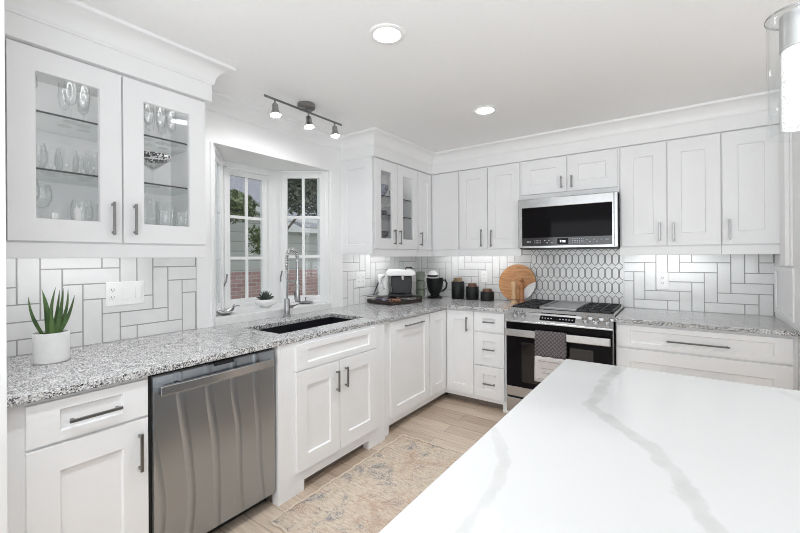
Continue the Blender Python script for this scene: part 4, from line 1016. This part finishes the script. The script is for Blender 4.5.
# ------------------------------------------------------------------ aloe
AX, AY = -2.285, 0.520
al = thing('potted_aloe', 'spiky green aloe in a round white pot on the granite counter', 'potted plant', (AX, AY, CT))
obj('pot', MB().lathe([(0, CT + 0.0005), (0.060, CT + 0.0005), (0.0635, CT + 0.004), (0.0635, CT + 0.130), (0.062, CT + 0.132), (0.058, CT + 0.132), (0.057, CT + 0.115), (0, CT + 0.115)], (AX, AY, 0), 40), M['white_ceramic'], al)
obj('soil', MB().lathe([(0, CT + 0.1255), (0.0572, CT + 0.1225), (0.0572, CT + 0.117), (0, CT + 0.117)], (AX, AY, 0), 24), M['soil'], al)
def blade(b0, tip, w, bend):
    b0 = Vector(b0); tip = Vector(tip); n = 9; v = []; fs = []
    d = (tip - b0).normalized(); side = d.cross(Vector((1, 0.2, 0.1))).normalized(); nn = side.cross(d)
    for k in range(n + 1):
        t = k / n; p = b0.lerp(tip, t) + Vector(bend) * math.sin(PI * t)
        ww = w * (1 - t) ** 0.75 * (0.75 + 0.5 * min(1, t * 3)) + 0.0006
        v += [p + side * ww, p + nn * ww * 0.18, p - side * ww, p - nn * ww * 0.5]
    for k in range(n):
        for i in range(4): j = (i + 1) % 4; fs.append((k * 4 + i, k * 4 + j, k * 4 + 4 + j, k * 4 + 4 + i))
    fs.append((0, 1, 2, 3)); return MB().add(v, fs, True)
zt = CT + 0.122
for (dx, dy, tx, ty, tz, w, bd) in [(-0.01, -0.030, -0.01, -0.082, 1.205, 0.0105, (0, -0.010, 0)), (0.015, -0.018, 0.01, -0.036, 1.235, 0.013, (0, 0.012, 0)), (-0.015, -0.010, -0.02, -0.025, 1.215, 0.013, (0, 0.004, 0)),
                                  (0.0, 0.004, 0.0, 0.022, 1.240, 0.013, (0, -0.010, 0)), (0.018, 0.012, 0.012, 0.050, 1.235, 0.014, (0, 0.004, 0)), (-0.015, 0.012, -0.025, 0.045, 1.225, 0.011, (0, 0.002, 0)),
                                  (0.005, 0.028, 0.01, 0.098, 1.200, 0.0125, (0, 0.006, -0.006)), (-0.012, 0.026, -0.03, 0.082, 1.228, 0.011, (0, 0.012, 0)), (0.028, -0.004, 0.032, -0.006, 1.160, 0.014, (0.004, 0, 0))]:
    obj('leaf', blade((AX + dx, AY + dy * 0.9, zt), (AX + tx, AY + ty * 0.86 - 0.003, tz + 0.004), w * 0.72, bd), M['aloe'], al)

# ------------------------------------------------------------------ things on the sill
sx, sy = -2.735, 1.955
su = thing('potted_succulent', 'dark succulent in a low white bowl on the window sill', 'potted plant', (sx, sy, BZ0))
obj('bowl', MB().lathe([(0, BZ0 + 0.0005), (0.030, BZ0 + 0.0005), (0.034, BZ0 + 0.004), (0.075, BZ0 + 0.028), (0.084, BZ0 + 0.048), (0.074, BZ0 + 0.064), (0.066, BZ0 + 0.066), (0.064, BZ0 + 0.056), (0, BZ0 + 0.052)], (sx, sy, 0), 36), M['white_ceramic'], su)
ro = MB()
for ring_, (cnt, r, up) in enumerate(((9, 0.072, 0.03), (8, 0.055, 0.055), (6, 0.032, 0.075), (3, 0.012, 0.08))):
    for k in range(cnt):
        a = 2 * PI * k / cnt + ring_ * 0.5; c = Vector((sx, sy, BZ0 + 0.055))
        b = blade(c + Vector((math.cos(a), math.sin(a), 0)) * 0.008, c + Vector((math.cos(a) * r, math.sin(a) * r, up)), 0.012, (0, 0, 0.004)); ro.add(b.v, b.f, True)
obj('rosette', ro, M['succulent'], su)
# leaf-shaped metal dish
lx, ly = -2.62, 1.545
ld = thing('leaf_dish', 'leaf-shaped silver dish at the near end of the window sill', 'dish', (lx, ly, BZ0), rot=0.45)
lm = MB(); n = 16; v = []; fs = []
for k in range(n + 1):
    t = k / n; w = 0.045 * math.sin(PI * min(1, t * 1.02 + 0.02)) ** 0.8 + 0.002; yy = -0.10 + 0.20 * t
    for j in range(7):
        s_ = j / 3 - 1; v.append((s_ * w, yy, 0.004 + 0.022 * s_ * s_ + 0.035 * (abs(2 * t - 1)) ** 3 + 0.003 * math.sin(k * 1.6)))
for k in range(n):
    for j in range(6): fs.append((k * 7 + j, k * 7 + j + 1, (k + 1) * 7 + j + 1, (k + 1) * 7 + j))
o = obj('dish', lm.add(v, fs, True), M['chrome'], ld, local=True); m = o.modifiers.new('t', 'SOLIDIFY'); m.thickness = 0.003; m.offset = 1
obj('stem', MB().tube([(0, 0.095, 0.036), (0.005, 0.125, 0.05), (0.012, 0.15, 0.045)], [0.005, 0.004, 0.003], 8), M['nickel'], ld, local=True)
obj('midrib', MB().tube([(0, -0.09, 0.034), (0, -0.05, 0.012), (0, 0, 0.010), (0, 0.05, 0.014), (0, 0.095, 0.037)], 0.004, 8), M['nickel'], ld, local=True)
# soap pump on a small tray at the far end of the sill
px_, py_ = -2.665, 2.315
sd = thing('soap_tray', 'flat grey tray with a raised centre post at the far end of the window sill', 'tray', (px_, py_, BZ0))
obj('plate', MB().lathe([(0, BZ0 + 0.0005), (0.050, BZ0 + 0.0005), (0.064, BZ0 + 0.012), (0.066, BZ0 + 0.016), (0.061, BZ0 + 0.016), (0.048, BZ0 + 0.006), (0, BZ0 + 0.006)], (px_, py_, 0), 36), M['steel_dull'], sd)
obj('post', MB().lathe([(0, BZ0 + 0.0061), (0.013, BZ0 + 0.0061), (0.012, BZ0 + 0.018), (0.006, BZ0 + 0.026), (0.005, BZ0 + 0.046), (0.008, BZ0 + 0.052), (0, BZ0 + 0.056)], (px_, py_, 0), 20), M['nickel'], sd)

# ------------------------------------------------------------------ coffee corner
tr = thing('pod_drawer', 'low dark metal pod drawer under the coffee machine', 'drawer', (-2.335, 3.175, CT), rot=-0.21)
t = MB(); hx_, hy_ = 0.190, 0.200
for a in (-1, 1):
    for b_ in (-1, 1): t.box(a * hx_ - 0.006, a * hx_ + 0.006, b_ * hy_ - 0.006, b_ * hy_ + 0.006, 0.0005, 0.068)
t.box(-hx_, hx_, -hy_, hy_, 0.006, 0.012)
obj('frame', t, M['dark_tray'], tr, 0.001, local=True)
obj('front_rail', MB().box(-hx_, hx_, -hy_ - 0.004, -hy_ + 0.004, 0.010, 0.036), M['dark_tray'], tr, local=True)
obj('side_rail', MB().box(hx_ - 0.004, hx_ + 0.004, -hy_, hy_, 0.010, 0.036), M['dark_tray'], tr, local=True)
obj('side_rail', MB().box(-hx_ - 0.004, -hx_ + 0.004, -hy_, hy_, 0.010, 0.036), M['dark_tray'], tr, local=True)
tp = MB().box(-hx_, hx_, -hy_ + 0.165, hy_, 0.060, 0.068).box(-hx_, hx_, -hy_ - 0.004, -hy_ + 0.006, 0.062, 0.068).box(hx_ - 0.006, hx_ + 0.004, -hy_, hy_, 0.062, 0.068)
obj('top_plate', tp, M['dark_tray'], tr, local=True)
# pods: a row along the open front and a row along the side
pod_cols = {'white': (0.80, 0.78, 0.75), 'plum': (0.14, 0.11, 0.20), 'copper': (0.62, 0.30, 0.19), 'grey': (0.55, 0.55, 0.60)}
def pod(kind):
    p = thing('coffee_pod', '', 'coffee pod', (0, 0, 0), 'coffee pods in the pod drawer')
    obj('cup', MB().lathe([(0, 0.0), (0.017, 0.0), (0.022, 0.036), (0, 0.036)], (0, 0, 0), 18), M['pod_' + kind], p, local=True)
    obj('lid', MB().lathe([(0, 0.0362), (0.0245, 0.0362), (0.0245, 0.038), (0, 0.0395)], (0, 0, 0), 18), M['pod_lid_' + kind], p, local=True)
    return p
for k, c in pod_cols.items():
    M['pod_' + k] = plain('pod_%s' % k, tuple(x * 0.7 for x in c), 0.4); M['pod_lid_' + k] = plain('pod_foil_%s' % k, c, 0.35, 0.3)
rotm = Matrix.Rotation(-0.21, 3, 'Z'); prot = {}
slots = [(-0.160 + 0.0505 * i, -0.166 + 0.052 * j) for j in range(3) for i in range(7)]
for n_, (a, b_) in enumerate(slots):
    i, j = n_ % 7, n_ // 7
    kind = ['white', 'white', 'plum', 'plum', 'grey', 'plum', 'copper', 'copper'][(i + (j if i not in (0, 6) else 0)) % 8]
    kind = {0: 'white', 6: 'copper'}.get(i, kind)
    w = rotm @ Vector((a, b_, 0)) + Vector((-2.335, 3.175, CT + 0.0125))
    lab = {'white': 'white-lidded', 'plum': 'dark plum', 'copper': 'copper-coloured', 'grey': 'grey'}[kind] + ' coffee pod in the dark pod drawer'
    if kind not in prot: p = prot[kind] = pod(kind)
    else: p = dup(prot[kind])
    p.location = w; p['label'] = lab
    p['group'] = 'coffee pods in the pod drawer: ' + kind
# machine (local: faces -Y)
cm = thing('coffee_machine', 'white and black pod coffee machine in the room corner', 'coffee machine', (-2.330, 3.265, CT + 0.0685), rot=0.62); cm.scale = (1.12, 1.12, 1.08)
obj('base', MB().box(-0.10, 0.115, -0.135, 0.13, 0.0, 0.016).lathe([(0, 0.016), (0.05, 0.016), (0.05, 0.022), (0, 0.022)], (0.03, -0.085, 0)), M['black_plastic'], cm, 0.004, local=True)
obj('body', MB().prism([(-0.065, 0.016), (0.105, 0.016), (0.112, 0.10), (0.112, 0.185), (-0.075, 0.185), (-0.075, 0.10)], lambda p, q, h_: (p, h_, q), -0.075, 0.11), M['black_plastic'], cm, 0.012, local=True)
obj('head', MB().prism([(-0.115, 0.186), (0.135, 0.186), (0.140, 0.200), (0.138, 0.228), (0.115, 0.243), (-0.10, 0.243), (-0.125, 0.225)], lambda p, q, h_: (p, h_, q), -0.135, 0.12), M['white_plastic'], cm, 0.012, local=True)
obj('lid_handle', MB().tube([(0.055, -0.05, 0.243), (0.06, -0.055, 0.262), (0.11, -0.055, 0.262), (0.115, -0.05, 0.243)], 0.007, 8), M['black_plastic'], cm, local=True)
obj('spout', MB().lathe([(0, 0.150), (0.012, 0.150), (0.018, 0.186), (0, 0.186)], (0.03, -0.10, 0), 16), M['chrome'], cm, local=True)
wt = MB().lathe([(0, 0.0), (0.055, 0.0), (0.058, 0.01), (0.052, 0.10), (0.058, 0.19), (0.052, 0.20), (0, 0.20)], (-0.145, 0.0, 0), 28)
obj('water_tank', wt, M['white_plastic'], cm, local=True)
obj('tank_handle', MB().tube([(-0.185, -0.03, 0.03), (-0.235, -0.05, 0.006), (-0.205, -0.045, 0.085), (-0.192, -0.03, 0.12)], 0.0055, 8), M['black_plastic'], cm, local=True)
obj('frother_arm', MB().tube([(-0.135, -0.06, 0.185), (-0.16, -0.085, 0.165), (-0.17, -0.09, 0.13), (-0.135, -0.085, 0.06)], 0.007, 8), M['chrome'], cm, local=True)
# mug stack
def mug(label, z):
    t = thing('mug', label, 'mug', (0, 0, 0), 'stacked sage mugs')
    obj('cup', MB().lathe([(0, 0.0005), (0.036, 0.0005), (0.046, 0.006), (0.048, 0.05), (0.049, 0.098), (0.046, 0.098), (0.039, 0.05), (0.036, 0.010), (0, 0.008)], (0, 0, 0), 28), M['sage'], t, local=True)
    obj('handle', MB().tube([(0.040, 0, 0.080), (0.058, 0, 0.082), (0.066, 0, 0.062), (0.065, 0, 0.038), (0.054, 0, 0.022), (0.040, 0, 0.022)], 0.0055, 8), M['white_ceramic'], t, local=True)
    return t
m0 = mug('sage green mug at the bottom of the stack beside the coffee machine', 0); m0.location = (-2.315, 3.64, CT); m0.rotation_euler = (0, 0, 0.60)
for k, lb in ((1, 'sage green mug in the middle of the stack beside the coffee machine'), (2, 'sage green mug on top of the stack beside the coffee machine')):
    dup(m0, (-2.315, 3.64, CT + 0.0985 * k), lb, 0.6)
# black footed mug holding cups
gx, gy = -2.205, 3.768
gm = thing('footed_mug', 'large black footed mug right of the sage mugs', 'mug', (gx, gy, CT), rot=0.35)
obj('cup', MB().lathe([(0, 0.0005), (0.084, 0.0005), (0.082, 0.012), (0.050, 0.030), (0.048, 0.040), (0.072, 0.075), (0.088, 0.14), (0.094, 0.222), (0.089, 0.222), (0.083, 0.14), (0.067, 0.08), (0, 0.06)], (0, 0, 0), 36), M['black_matte'], gm, local=True)
obj('handle', MB().tube([(0.086, 0, 0.195), (0.115, 0, 0.203), (0.133, 0, 0.165), (0.125, 0, 0.115), (0.098, 0, 0.085), (0.072, 0, 0.075)], [0.008, 0.009, 0.01, 0.01, 0.009, 0.008], 10), M['black_matte'], gm, local=True)
def smallcup(name, label, x, y, z, ball=False):
    t = thing(name, label, 'cup', (x, y, z))
    if ball:
        obj('dome', MB().lathe([(0, 0.0), (0.052, 0.002), (0.060, 0.02), (0.052, 0.048), (0.03, 0.066), (0, 0.072)], (0, 0, 0), 28), M['white_ceramic'], t, local=True)
        obj('rim_band', MB().lathe([(0.050, 0.0), (0.0615, 0.006), (0.0625, 0.018), (0.0600, 0.02)], (0, 0, 0), 28, closed=True), M['black_matte'], t, local=True)
    else:
        obj('cup', MB().lathe([(0, 0.0005), (0.050, 0.0005), (0.058, 0.03), (0.060, 0.052), (0.055, 0.052), (0.045, 0.006), (0, 0.006)], (0, 0, 0), 28), M['white_ceramic'], t, local=True)
        obj('rim_band', MB().lathe([(0.0575, 0.026), (0.0605, 0.030), (0.0615, 0.040), (0.0605, 0.042)], (0, 0, 0), 28, closed=True), M['black_matte'], t, local=True)
smallcup('cup', 'white cup with a dark rim band stacked in the black footed mug', gx - 0.02, gy, CT + 0.178)
smallcup('cup', 'upturned white domed cup with a dark rim topping the black mug', gx - 0.03, gy, CT + 0.235, True)
# canisters
def canister(x, y, r, h, lidm, lh, label):
    t = thing('canister', label, 'canister', (x, y, CT), 'black canisters with wooden lids')
    obj('jar', MB().lathe([(0, 0.0005), (r - 0.002, 0.0005), (r, 0.004), (r, h - 0.004), (r - 0.003, h), (0, h)], (0, 0, 0), 36), M['black_matte'], t, local=True)
    obj('lid', MB().lathe([(0, h + 0.0003), (r * 0.72, h + 0.0003), (r * 0.72, h + lh * 0.45), (r * 0.66, h + lh * 0.5), (r * 0.66, h + lh), (0, h + lh)], (0, 0, 0), 32), lidm, t, local=True)
canister(-1.962, 3.845, 0.069, 0.188, M['lid_oak'], 0.040, 'tallest black canister with a wooden lid, beside the footed mug')
canister(-1.785, 3.835, 0.067, 0.140, M['lid_wood'], 0.034, 'middle-height black canister with a wooden lid, second of three')
canister(-1.612, 3.825, 0.070, 0.093, M['lid_wood'], 0.030, 'shortest black canister with a wooden lid, nearest the round board')
# round board (leaning): acacia with a marble crescent
bc_ = Vector((-1.325, 3.905, CT + 0.1885)); tilt = 0.20; Rb = 0.187
def bd_pt(p, q, h_): return tuple(bc_ + Vector((p, q * math.sin(tilt) - h_ * math.cos(tilt), q * math.cos(tilt) + h_ * math.sin(tilt))))
rb = thing('serving_board', 'round acacia and white marble serving board leaning on the backsplash', 'board', tuple(bc_ - Vector((0, 0.03, Rb))))
cc_, cr = (0.235, -0.165), 0.185           # circle whose bite becomes marble
ang = [2 * PI * k / 96 for k in range(96)]
circ = [(Rb * math.cos(a), Rb * math.sin(a)) for a in ang]
inside = [(x - cc_[0]) ** 2 + (y - cc_[1]) ** 2 < cr * cr for x, y in circ]
st = next(k for k in range(96) if inside[k] and not inside[k - 1]); run = []
k = st
while inside[k % 96]: run.append(circ[k % 96]); k += 1
p0, p1 = run[0], run[-1]
a0 = math.atan2(p0[1] - cc_[1], p0[0] - cc_[0]); a1 = math.atan2(p1[1] - cc_[1], p1[0] - cc_[0])
if a1 < 0: a1 += 2 * PI
if a0 < 0: a0 += 2 * PI
arcb = [(cc_[0] + cr * math.cos(a0 + (a1 - a0) * i / 20), cc_[1] + cr * math.sin(a0 + (a1 - a0) * i / 20)) for i in range(21)]
outer = []; k = st - 1 + len(run) + 1
while not inside[k % 96]: outer.append(circ[k % 96]); k += 1
obj('wood', MB().prism(outer + [p0] + arcb[1:-1] + [p1], bd_pt, 0, 0.018), M['board'], rb, 0.003)
obj('marble', MB().prism(run + arcb[::-1][1:-1], bd_pt, 0, 0.0175), M['marble'], rb, 0.002)
def mill(x, y, s, mat, label, ball):
    t = thing('pepper_mill', label, 'pepper mill', (x, y, CT), 'wooden mills before the round board')
    obj('body', MB().lathe([(0, 0.0005), (0.030 * s, 0.0005), (0.030 * s, 0.02), (0.026 * s, 0.03), (0.024 * s, 0.05), (0.019 * s, 0.10), (0.021 * s, 0.135), (0.024 * s, 0.150), (0, 0.152)], (0, 0, 0), 28), mat, t, local=True)
    if ball: obj('head', MB().lathe([(0, 0.1525), (0.022 * s, 0.1525), (0.026 * s, 0.168), (0.022 * s, 0.186), (0.010, 0.196), (0.008, 0.202), (0.019, 0.214), (0.021, 0.228), (0.012, 0.243), (0, 0.246)], (0, 0, 0), 28), mat, t, local=True)
    else: obj('head', MB().lathe([(0, 0.1525), (0.023 * s, 0.1525), (0.027 * s, 0.170), (0.027 * s, 0.190), (0.022 * s, 0.208), (0.010, 0.216), (0, 0.217)], (0, 0, 0), 28), mat, t, local=True)
    obj('collar', MB().lathe([(0.0305 * s, 0.034), (0.0272 * s, 0.034), (0.0268 * s, 0.042), (0.0285 * s, 0.042)], (0, 0, 0), 28, closed=True), M['lid_wood'], t, local=True)
mill(-1.300, 3.73, 1.0, M['mill_light'], 'pale beech mill with a rounded top before the round board', False)
mill(-1.236, 3.765, 1.1, M['mill_dark'], 'reddish wooden mill with a ball finial before the round board', True)

# ------------------------------------------------------------------ glassware and china in the display cabinets
WARE = {
    'flute': [(0, 0.0005), (0.028, 0.0005), (0.027, 0.003), (0.0035, 0.008), (0.0035, 0.070), (0.020, 0.095), (0.026, 0.140), (0.023, 0.205), (0.0215, 0.205), (0.024, 0.140), (0.018, 0.098), (0, 0.078)],
    'wine_glass': [(0, 0.0005), (0.034, 0.0005), (0.033, 0.003), (0.004, 0.008), (0.004, 0.075), (0.028, 0.092), (0.042, 0.125), (0.041, 0.160), (0.033, 0.195), (0.0315, 0.195), (0.039, 0.16), (0.040, 0.126), (0.026, 0.095), (0, 0.081)],
    'stemless_glass': [(0, 0.0005), (0.022, 0.0005), (0.034, 0.012), (0.045, 0.045), (0.044, 0.080), (0.036, 0.120), (0.0345, 0.120), (0.042, 0.08), (0.043, 0.046), (0.032, 0.016), (0, 0.006)],
    'tumbler': [(0, 0.0005), (0.030, 0.0005), (0.034, 0.01), (0.037, 0.105), (0.0355, 0.105), (0.032, 0.012), (0, 0.010)],
    'glass_jar': [(0, 0.0005), (0.050, 0.0005), (0.056, 0.010), (0.056, 0.135), (0.046, 0.155), (0.046, 0.170), (0.044, 0.170), (0.044, 0.155), (0.053, 0.133), (0.053, 0.012), (0, 0.008)],
}
wproto = {}
def ware(kind, x, y, z, label, group):
    if kind not in wproto:
        o = obj(kind, MB().lathe(WARE[kind], (0, 0, 0), 24), M['ware'], local=True); wproto[kind] = o
    else:
        o = wproto[kind].copy(); C.objects.link(o)
    o.location = (x, y, z); tag(o, label, kind.replace('_', ' '), group); return o
zs = (UB0 + 0.055 + 0.0985, SH[0] + 0.0045, SH[1] + 0.0045)
G = 'glasses in the left display cabinet'
def row(kind, z, pts, what, where):
    for k, (x, y) in enumerate(pts): ware(kind, x, y, z, what + ' ' + where, what + 's ' + where)
row('flute', zs[2], [(-2.31, 0.60), (-2.33, 0.655), (-2.40, 0.60), (-2.41, 0.675)], 'clear flute', 'on the top shelf behind the leftmost glass door')
row('wine_glass', zs[2], [(-2.30, 0.44), (-2.36, 0.79), (-2.42, 0.86)], 'stemmed wine glass', 'on the top shelf of the left display cabinet')
row('flute', zs[2], [(-2.31, 0.93), (-2.33, 1.00), (-2.34, 1.06), (-2.42, 0.98), (-2.43, 1.05)], 'clear flute', 'on the top shelf behind the glass door nearest the bay window')
row('stemless_glass', zs[1], [(-2.30, 0.47), (-2.33, 0.59), (-2.30, 0.688), (-2.41, 0.55), (-2.42, 0.68)], 'stemless wine glass', 'on the middle shelf behind the leftmost glass door')
row('tumbler', zs[1], [(-2.32, 0.755), (-2.43, 0.80)], 'straight tumbler', 'on the middle shelf of the left display cabinet')
row('wine_glass', zs[0], [(-2.32, 0.45), (-2.44, 0.52)], 'stemmed wine glass', 'on the cabinet floor at the near end of the left display cabinet')
row('stemless_glass', zs[0], [(-2.31, 0.64), (-2.42, 0.70)], 'stemless wine glass', 'on the cabinet floor of the left display cabinet')
for x, y, s_, lb in ((-2.235, 0.525, 0.018, 'smaller white cube on the display cabinet floor'), (-2.24, 0.605, 0.021, 'taller white block under the stemless glasses')):  # two small white blocks with round caps
    t = thing('white_block', lb, 'candle holder', (x, y, zs[0])); hh = 0.045 if s_ < 0.02 else 0.075
    obj('block', MB().box(-s_ / 2, s_ / 2, -s_ / 2, s_ / 2, 0.0005, hh), M['white_ceramic'], t, 0.002, local=True)
    obj('cup', MB().lathe([(0, hh + 0.0005), (0.006, hh + 0.0005), (0.006, hh + 0.004), (0, hh + 0.004)], (0, 0, 0), 12), M['white_plastic'], t, local=True)
row('glass_jar', zs[0], [(-2.33, 0.92), (-2.42, 1.055)], 'tall clear glass jar', 'on the cabinet floor behind the glass door nearest the bay window')
row('tumbler', zs[0], [(-2.27, 1.00), (-2.29, 1.09)], 'straight tumbler', 'on the cabinet floor beside the tall glass jars')
# martini glass with a dark patterned rim
mg = thing('martini_glass', 'wide martini glass with a black patterned rim on the middle shelf', 'glass', (-2.34, 0.96, zs[1]))
obj('glass', MB().lathe([(0, 0.0005), (0.036, 0.0005), (0.035, 0.003), (0.004, 0.008), (0.004, 0.085), (0.088, 0.158), (0.086, 0.158), (0, 0.090)], (0, 0, 0), 32), M['ware'], mg, local=True)
obj('rim_band', MB().lathe([(0.074, 0.146), (0.089, 0.159), (0.091, 0.172), (0.087, 0.172), (0.085, 0.160), (0.072, 0.147)], (0, 0, 0), 32, closed=True), M['rimpat'], mg, local=True)
# corner display cabinet
zc0, zc1, zc2 = UB0 + 0.1535, 1.7695, 1.9445
def bowl(name, label, cat, x, y, z, r, h, mat, group=None):
    return tag(obj(name, MB().lathe([(0, 0.0005), (r * 0.45, 0.0005), (r * 0.6, h * 0.1), (r * 0.93, h * 0.6), (r, h), (r * 0.95, h), (r * 0.85, h * 0.6), (r * 0.5, h * 0.2), (0, h * 0.16)], (x, y, z), 28), mat), label, cat, group)
def plates(x, y, z, r, n, mats, where):
    for k in range(n):
        tag(obj('plate', MB().lathe([(0, 0.0003), (r * 0.6, 0.0003), (r, 0.011), (r, 0.014), (r * 0.6, 0.005), (0, 0.005)], (x, y, z + k * 0.009), 32), mats[k % len(mats)]), 'patterned plate in the pile ' + where, 'plate', 'plates piled ' + where)
bowl('bowl', 'blue patterned bowl on the top shelf of the corner display cabinet', 'bowl', -2.33, 2.93, zc2, 0.095, 0.11, M['bluepat'])
bowl('bowl', 'small dark patterned bowl on the top shelf behind the right glass door', 'bowl', -2.32, 3.20, zc2, 0.07, 0.09, M['darkpat'])
plates(-2.335, 2.91, zc1, 0.10, 4, [M['darkpat'], M['bluepat']], 'on the middle shelf of the corner display cabinet')
bowl('bowl', 'dark patterned bowl on the floor of the corner display cabinet', 'bowl', -2.32, 2.91, zc0, 0.10, 0.085, M['darkpat'])
row('stemless_glass', zc1, [(-2.31, 3.17), (-2.33, 3.27), (-2.43, 3.20)], 'stemless wine glass', 'on the middle shelf of the corner display cabinet')
row('tumbler', zc1 + 0.0, [(-2.46, 3.10)], 'straight tumbler', 'on the middle shelf of the corner display cabinet')
row('tumbler', zc0, [(-2.31, 3.18), (-2.31, 3.27), (-2.41, 3.22)], 'straight tumbler', 'on the floor of the corner display cabinet')

# ------------------------------------------------------------------ outdoors
struct('ground', MB().box(-40, -3.2, -25, 35, -0.42, -0.40), M['grass'])
hs = thing('neighbour_house', 'grey-sided house with a red brick base seen through the bay window', 'house', (-9, 6, -0.4))
obj('brick_wall', MB().box(-12, -7.0, 2.2, 14, -0.4, 1.10), M['brick'], hs)
sd_ = MB().box(-12, -7.03, 2.25, 14, 1.10, 2.10); sd_.prism([(2.25, 2.10), (5.55, 2.10), (2.25, 3.16)], lambda p, q, h_: (h_, p, q), -12, -7.03)
obj('siding', sd_, M['siding'], hs)
obj('roof', MB().prism([(1.6, 3.44), (6.1, 1.975), (6.1, 2.055), (1.6, 3.53)], lambda p, q, h_: (h_, p, q), -12, -6.9), M['shingle'], hs)
obj('rake_board', MB().prism([(1.6, 3.33), (6.1, 1.865), (6.1, 1.975), (1.6, 3.44)], lambda p, q, h_: (h_, p, q), -6.98, -6.88), M['trim'], hs)
obj('gutter', MB().box(-7.0, -6.75, 5.4, 14, 1.93, 2.03), M['trim'], hs)
obj('porch_beam', MB().box(-6.9, -6.8, 5.4, 14, 2.17, 2.25), M['trim'], hs)
h2 = thing('far_house', 'house with a tall grey shingle roof behind the brick house', 'house', (-16, 6, -0.4))
obj('walls', MB().box(-22, -14.2, -1, 16, -0.4, 2.6), M['siding'], h2)
obj('roof', MB().prism([(-13.8, 2.5), (-18, 6.3), (-22.4, 2.5)], lambda p, q, h_: (p, h_, q), -1.5, 18), M['shingle'], h2)
def tree(name, label, x, y, h, r, zc_, n, mat, squash=1.0, trunk=0.09, ls=0.10, lean=0.0):
    t = thing(name, label, 'tree' if trunk > 0.05 else 'shrub', (x, y, -0.4))
    obj('trunk', MB().tube([(x, y + lean, -0.4), (x + 0.1, y + lean * 0.8, zc_ - r * 1.3), (x + 0.1, y, zc_ - r * 0.4), (x, y + 0.1, zc_ + r * 0.3)], [trunk, trunk, trunk * 0.8, trunk * 0.4], 8).tube([(x + 0.08, y, zc_ - r * 0.3), (x + r * 0.5, y + r * 0.4, zc_ + r * 0.2)], trunk * 0.4, 6).tube([(x + 0.08, y, zc_ - r * 0.4), (x + r * 0.4, y - r * 0.5, zc_)], trunk * 0.4, 6), M['bark'], t)
    mb = MB()
    for _ in range(n):
        d = Vector((random.gauss(0, 1), random.gauss(0, 1), random.gauss(0, 1))).normalized() * r * random.random() ** 0.45
        c = Vector((x + d.x, y + d.y, zc_ + d.z * squash)); a = Vector((random.uniform(-1, 1), random.uniform(-1, 1), random.uniform(-0.7, 0.7))).normalized()
        b_ = a.cross(Vector((random.uniform(-1, 1), random.uniform(-1, 1), random.uniform(-1, 1)))).normalized(); s_ = ls * random.uniform(0.6, 1.3)
        mb.add([c - a * s_, c + b_ * s_ * 0.45, c + a * s_, c - b_ * s_ * 0.45], [(0, 1, 2, 3)])
    o = obj('foliage', mb, mat, t); o['kind'] = 'stuff'
tree('tree', 'leafy light green tree beside the neighbouring wall, seen through the middle window', -5.7, 3.50, 3, 0.36, 2.18, 1300, M['leaves'], 0.7, 0.03, 0.045, -0.75)
tree('tree', 'dense dark evergreen seen through the window behind the faucet', -5.3, 4.75, 4, 0.90, 2.85, 7500, M['leaves_dark'], 0.85, 0.022, 0.05, -0.95)
tree('shrub', 'low green shrub against the neighbouring siding', -6.3, 4.45, 1, 0.30, 1.72, 520, M['leaves'], 1.0, 0.02, 0.045, 0.3)
tree('tree', 'pale leafy tree rising above the far shingle roof', -24, 9, 6, 3.5, 7.2, 2500, M['leaves'], 0.8, 0.3, 0.35)
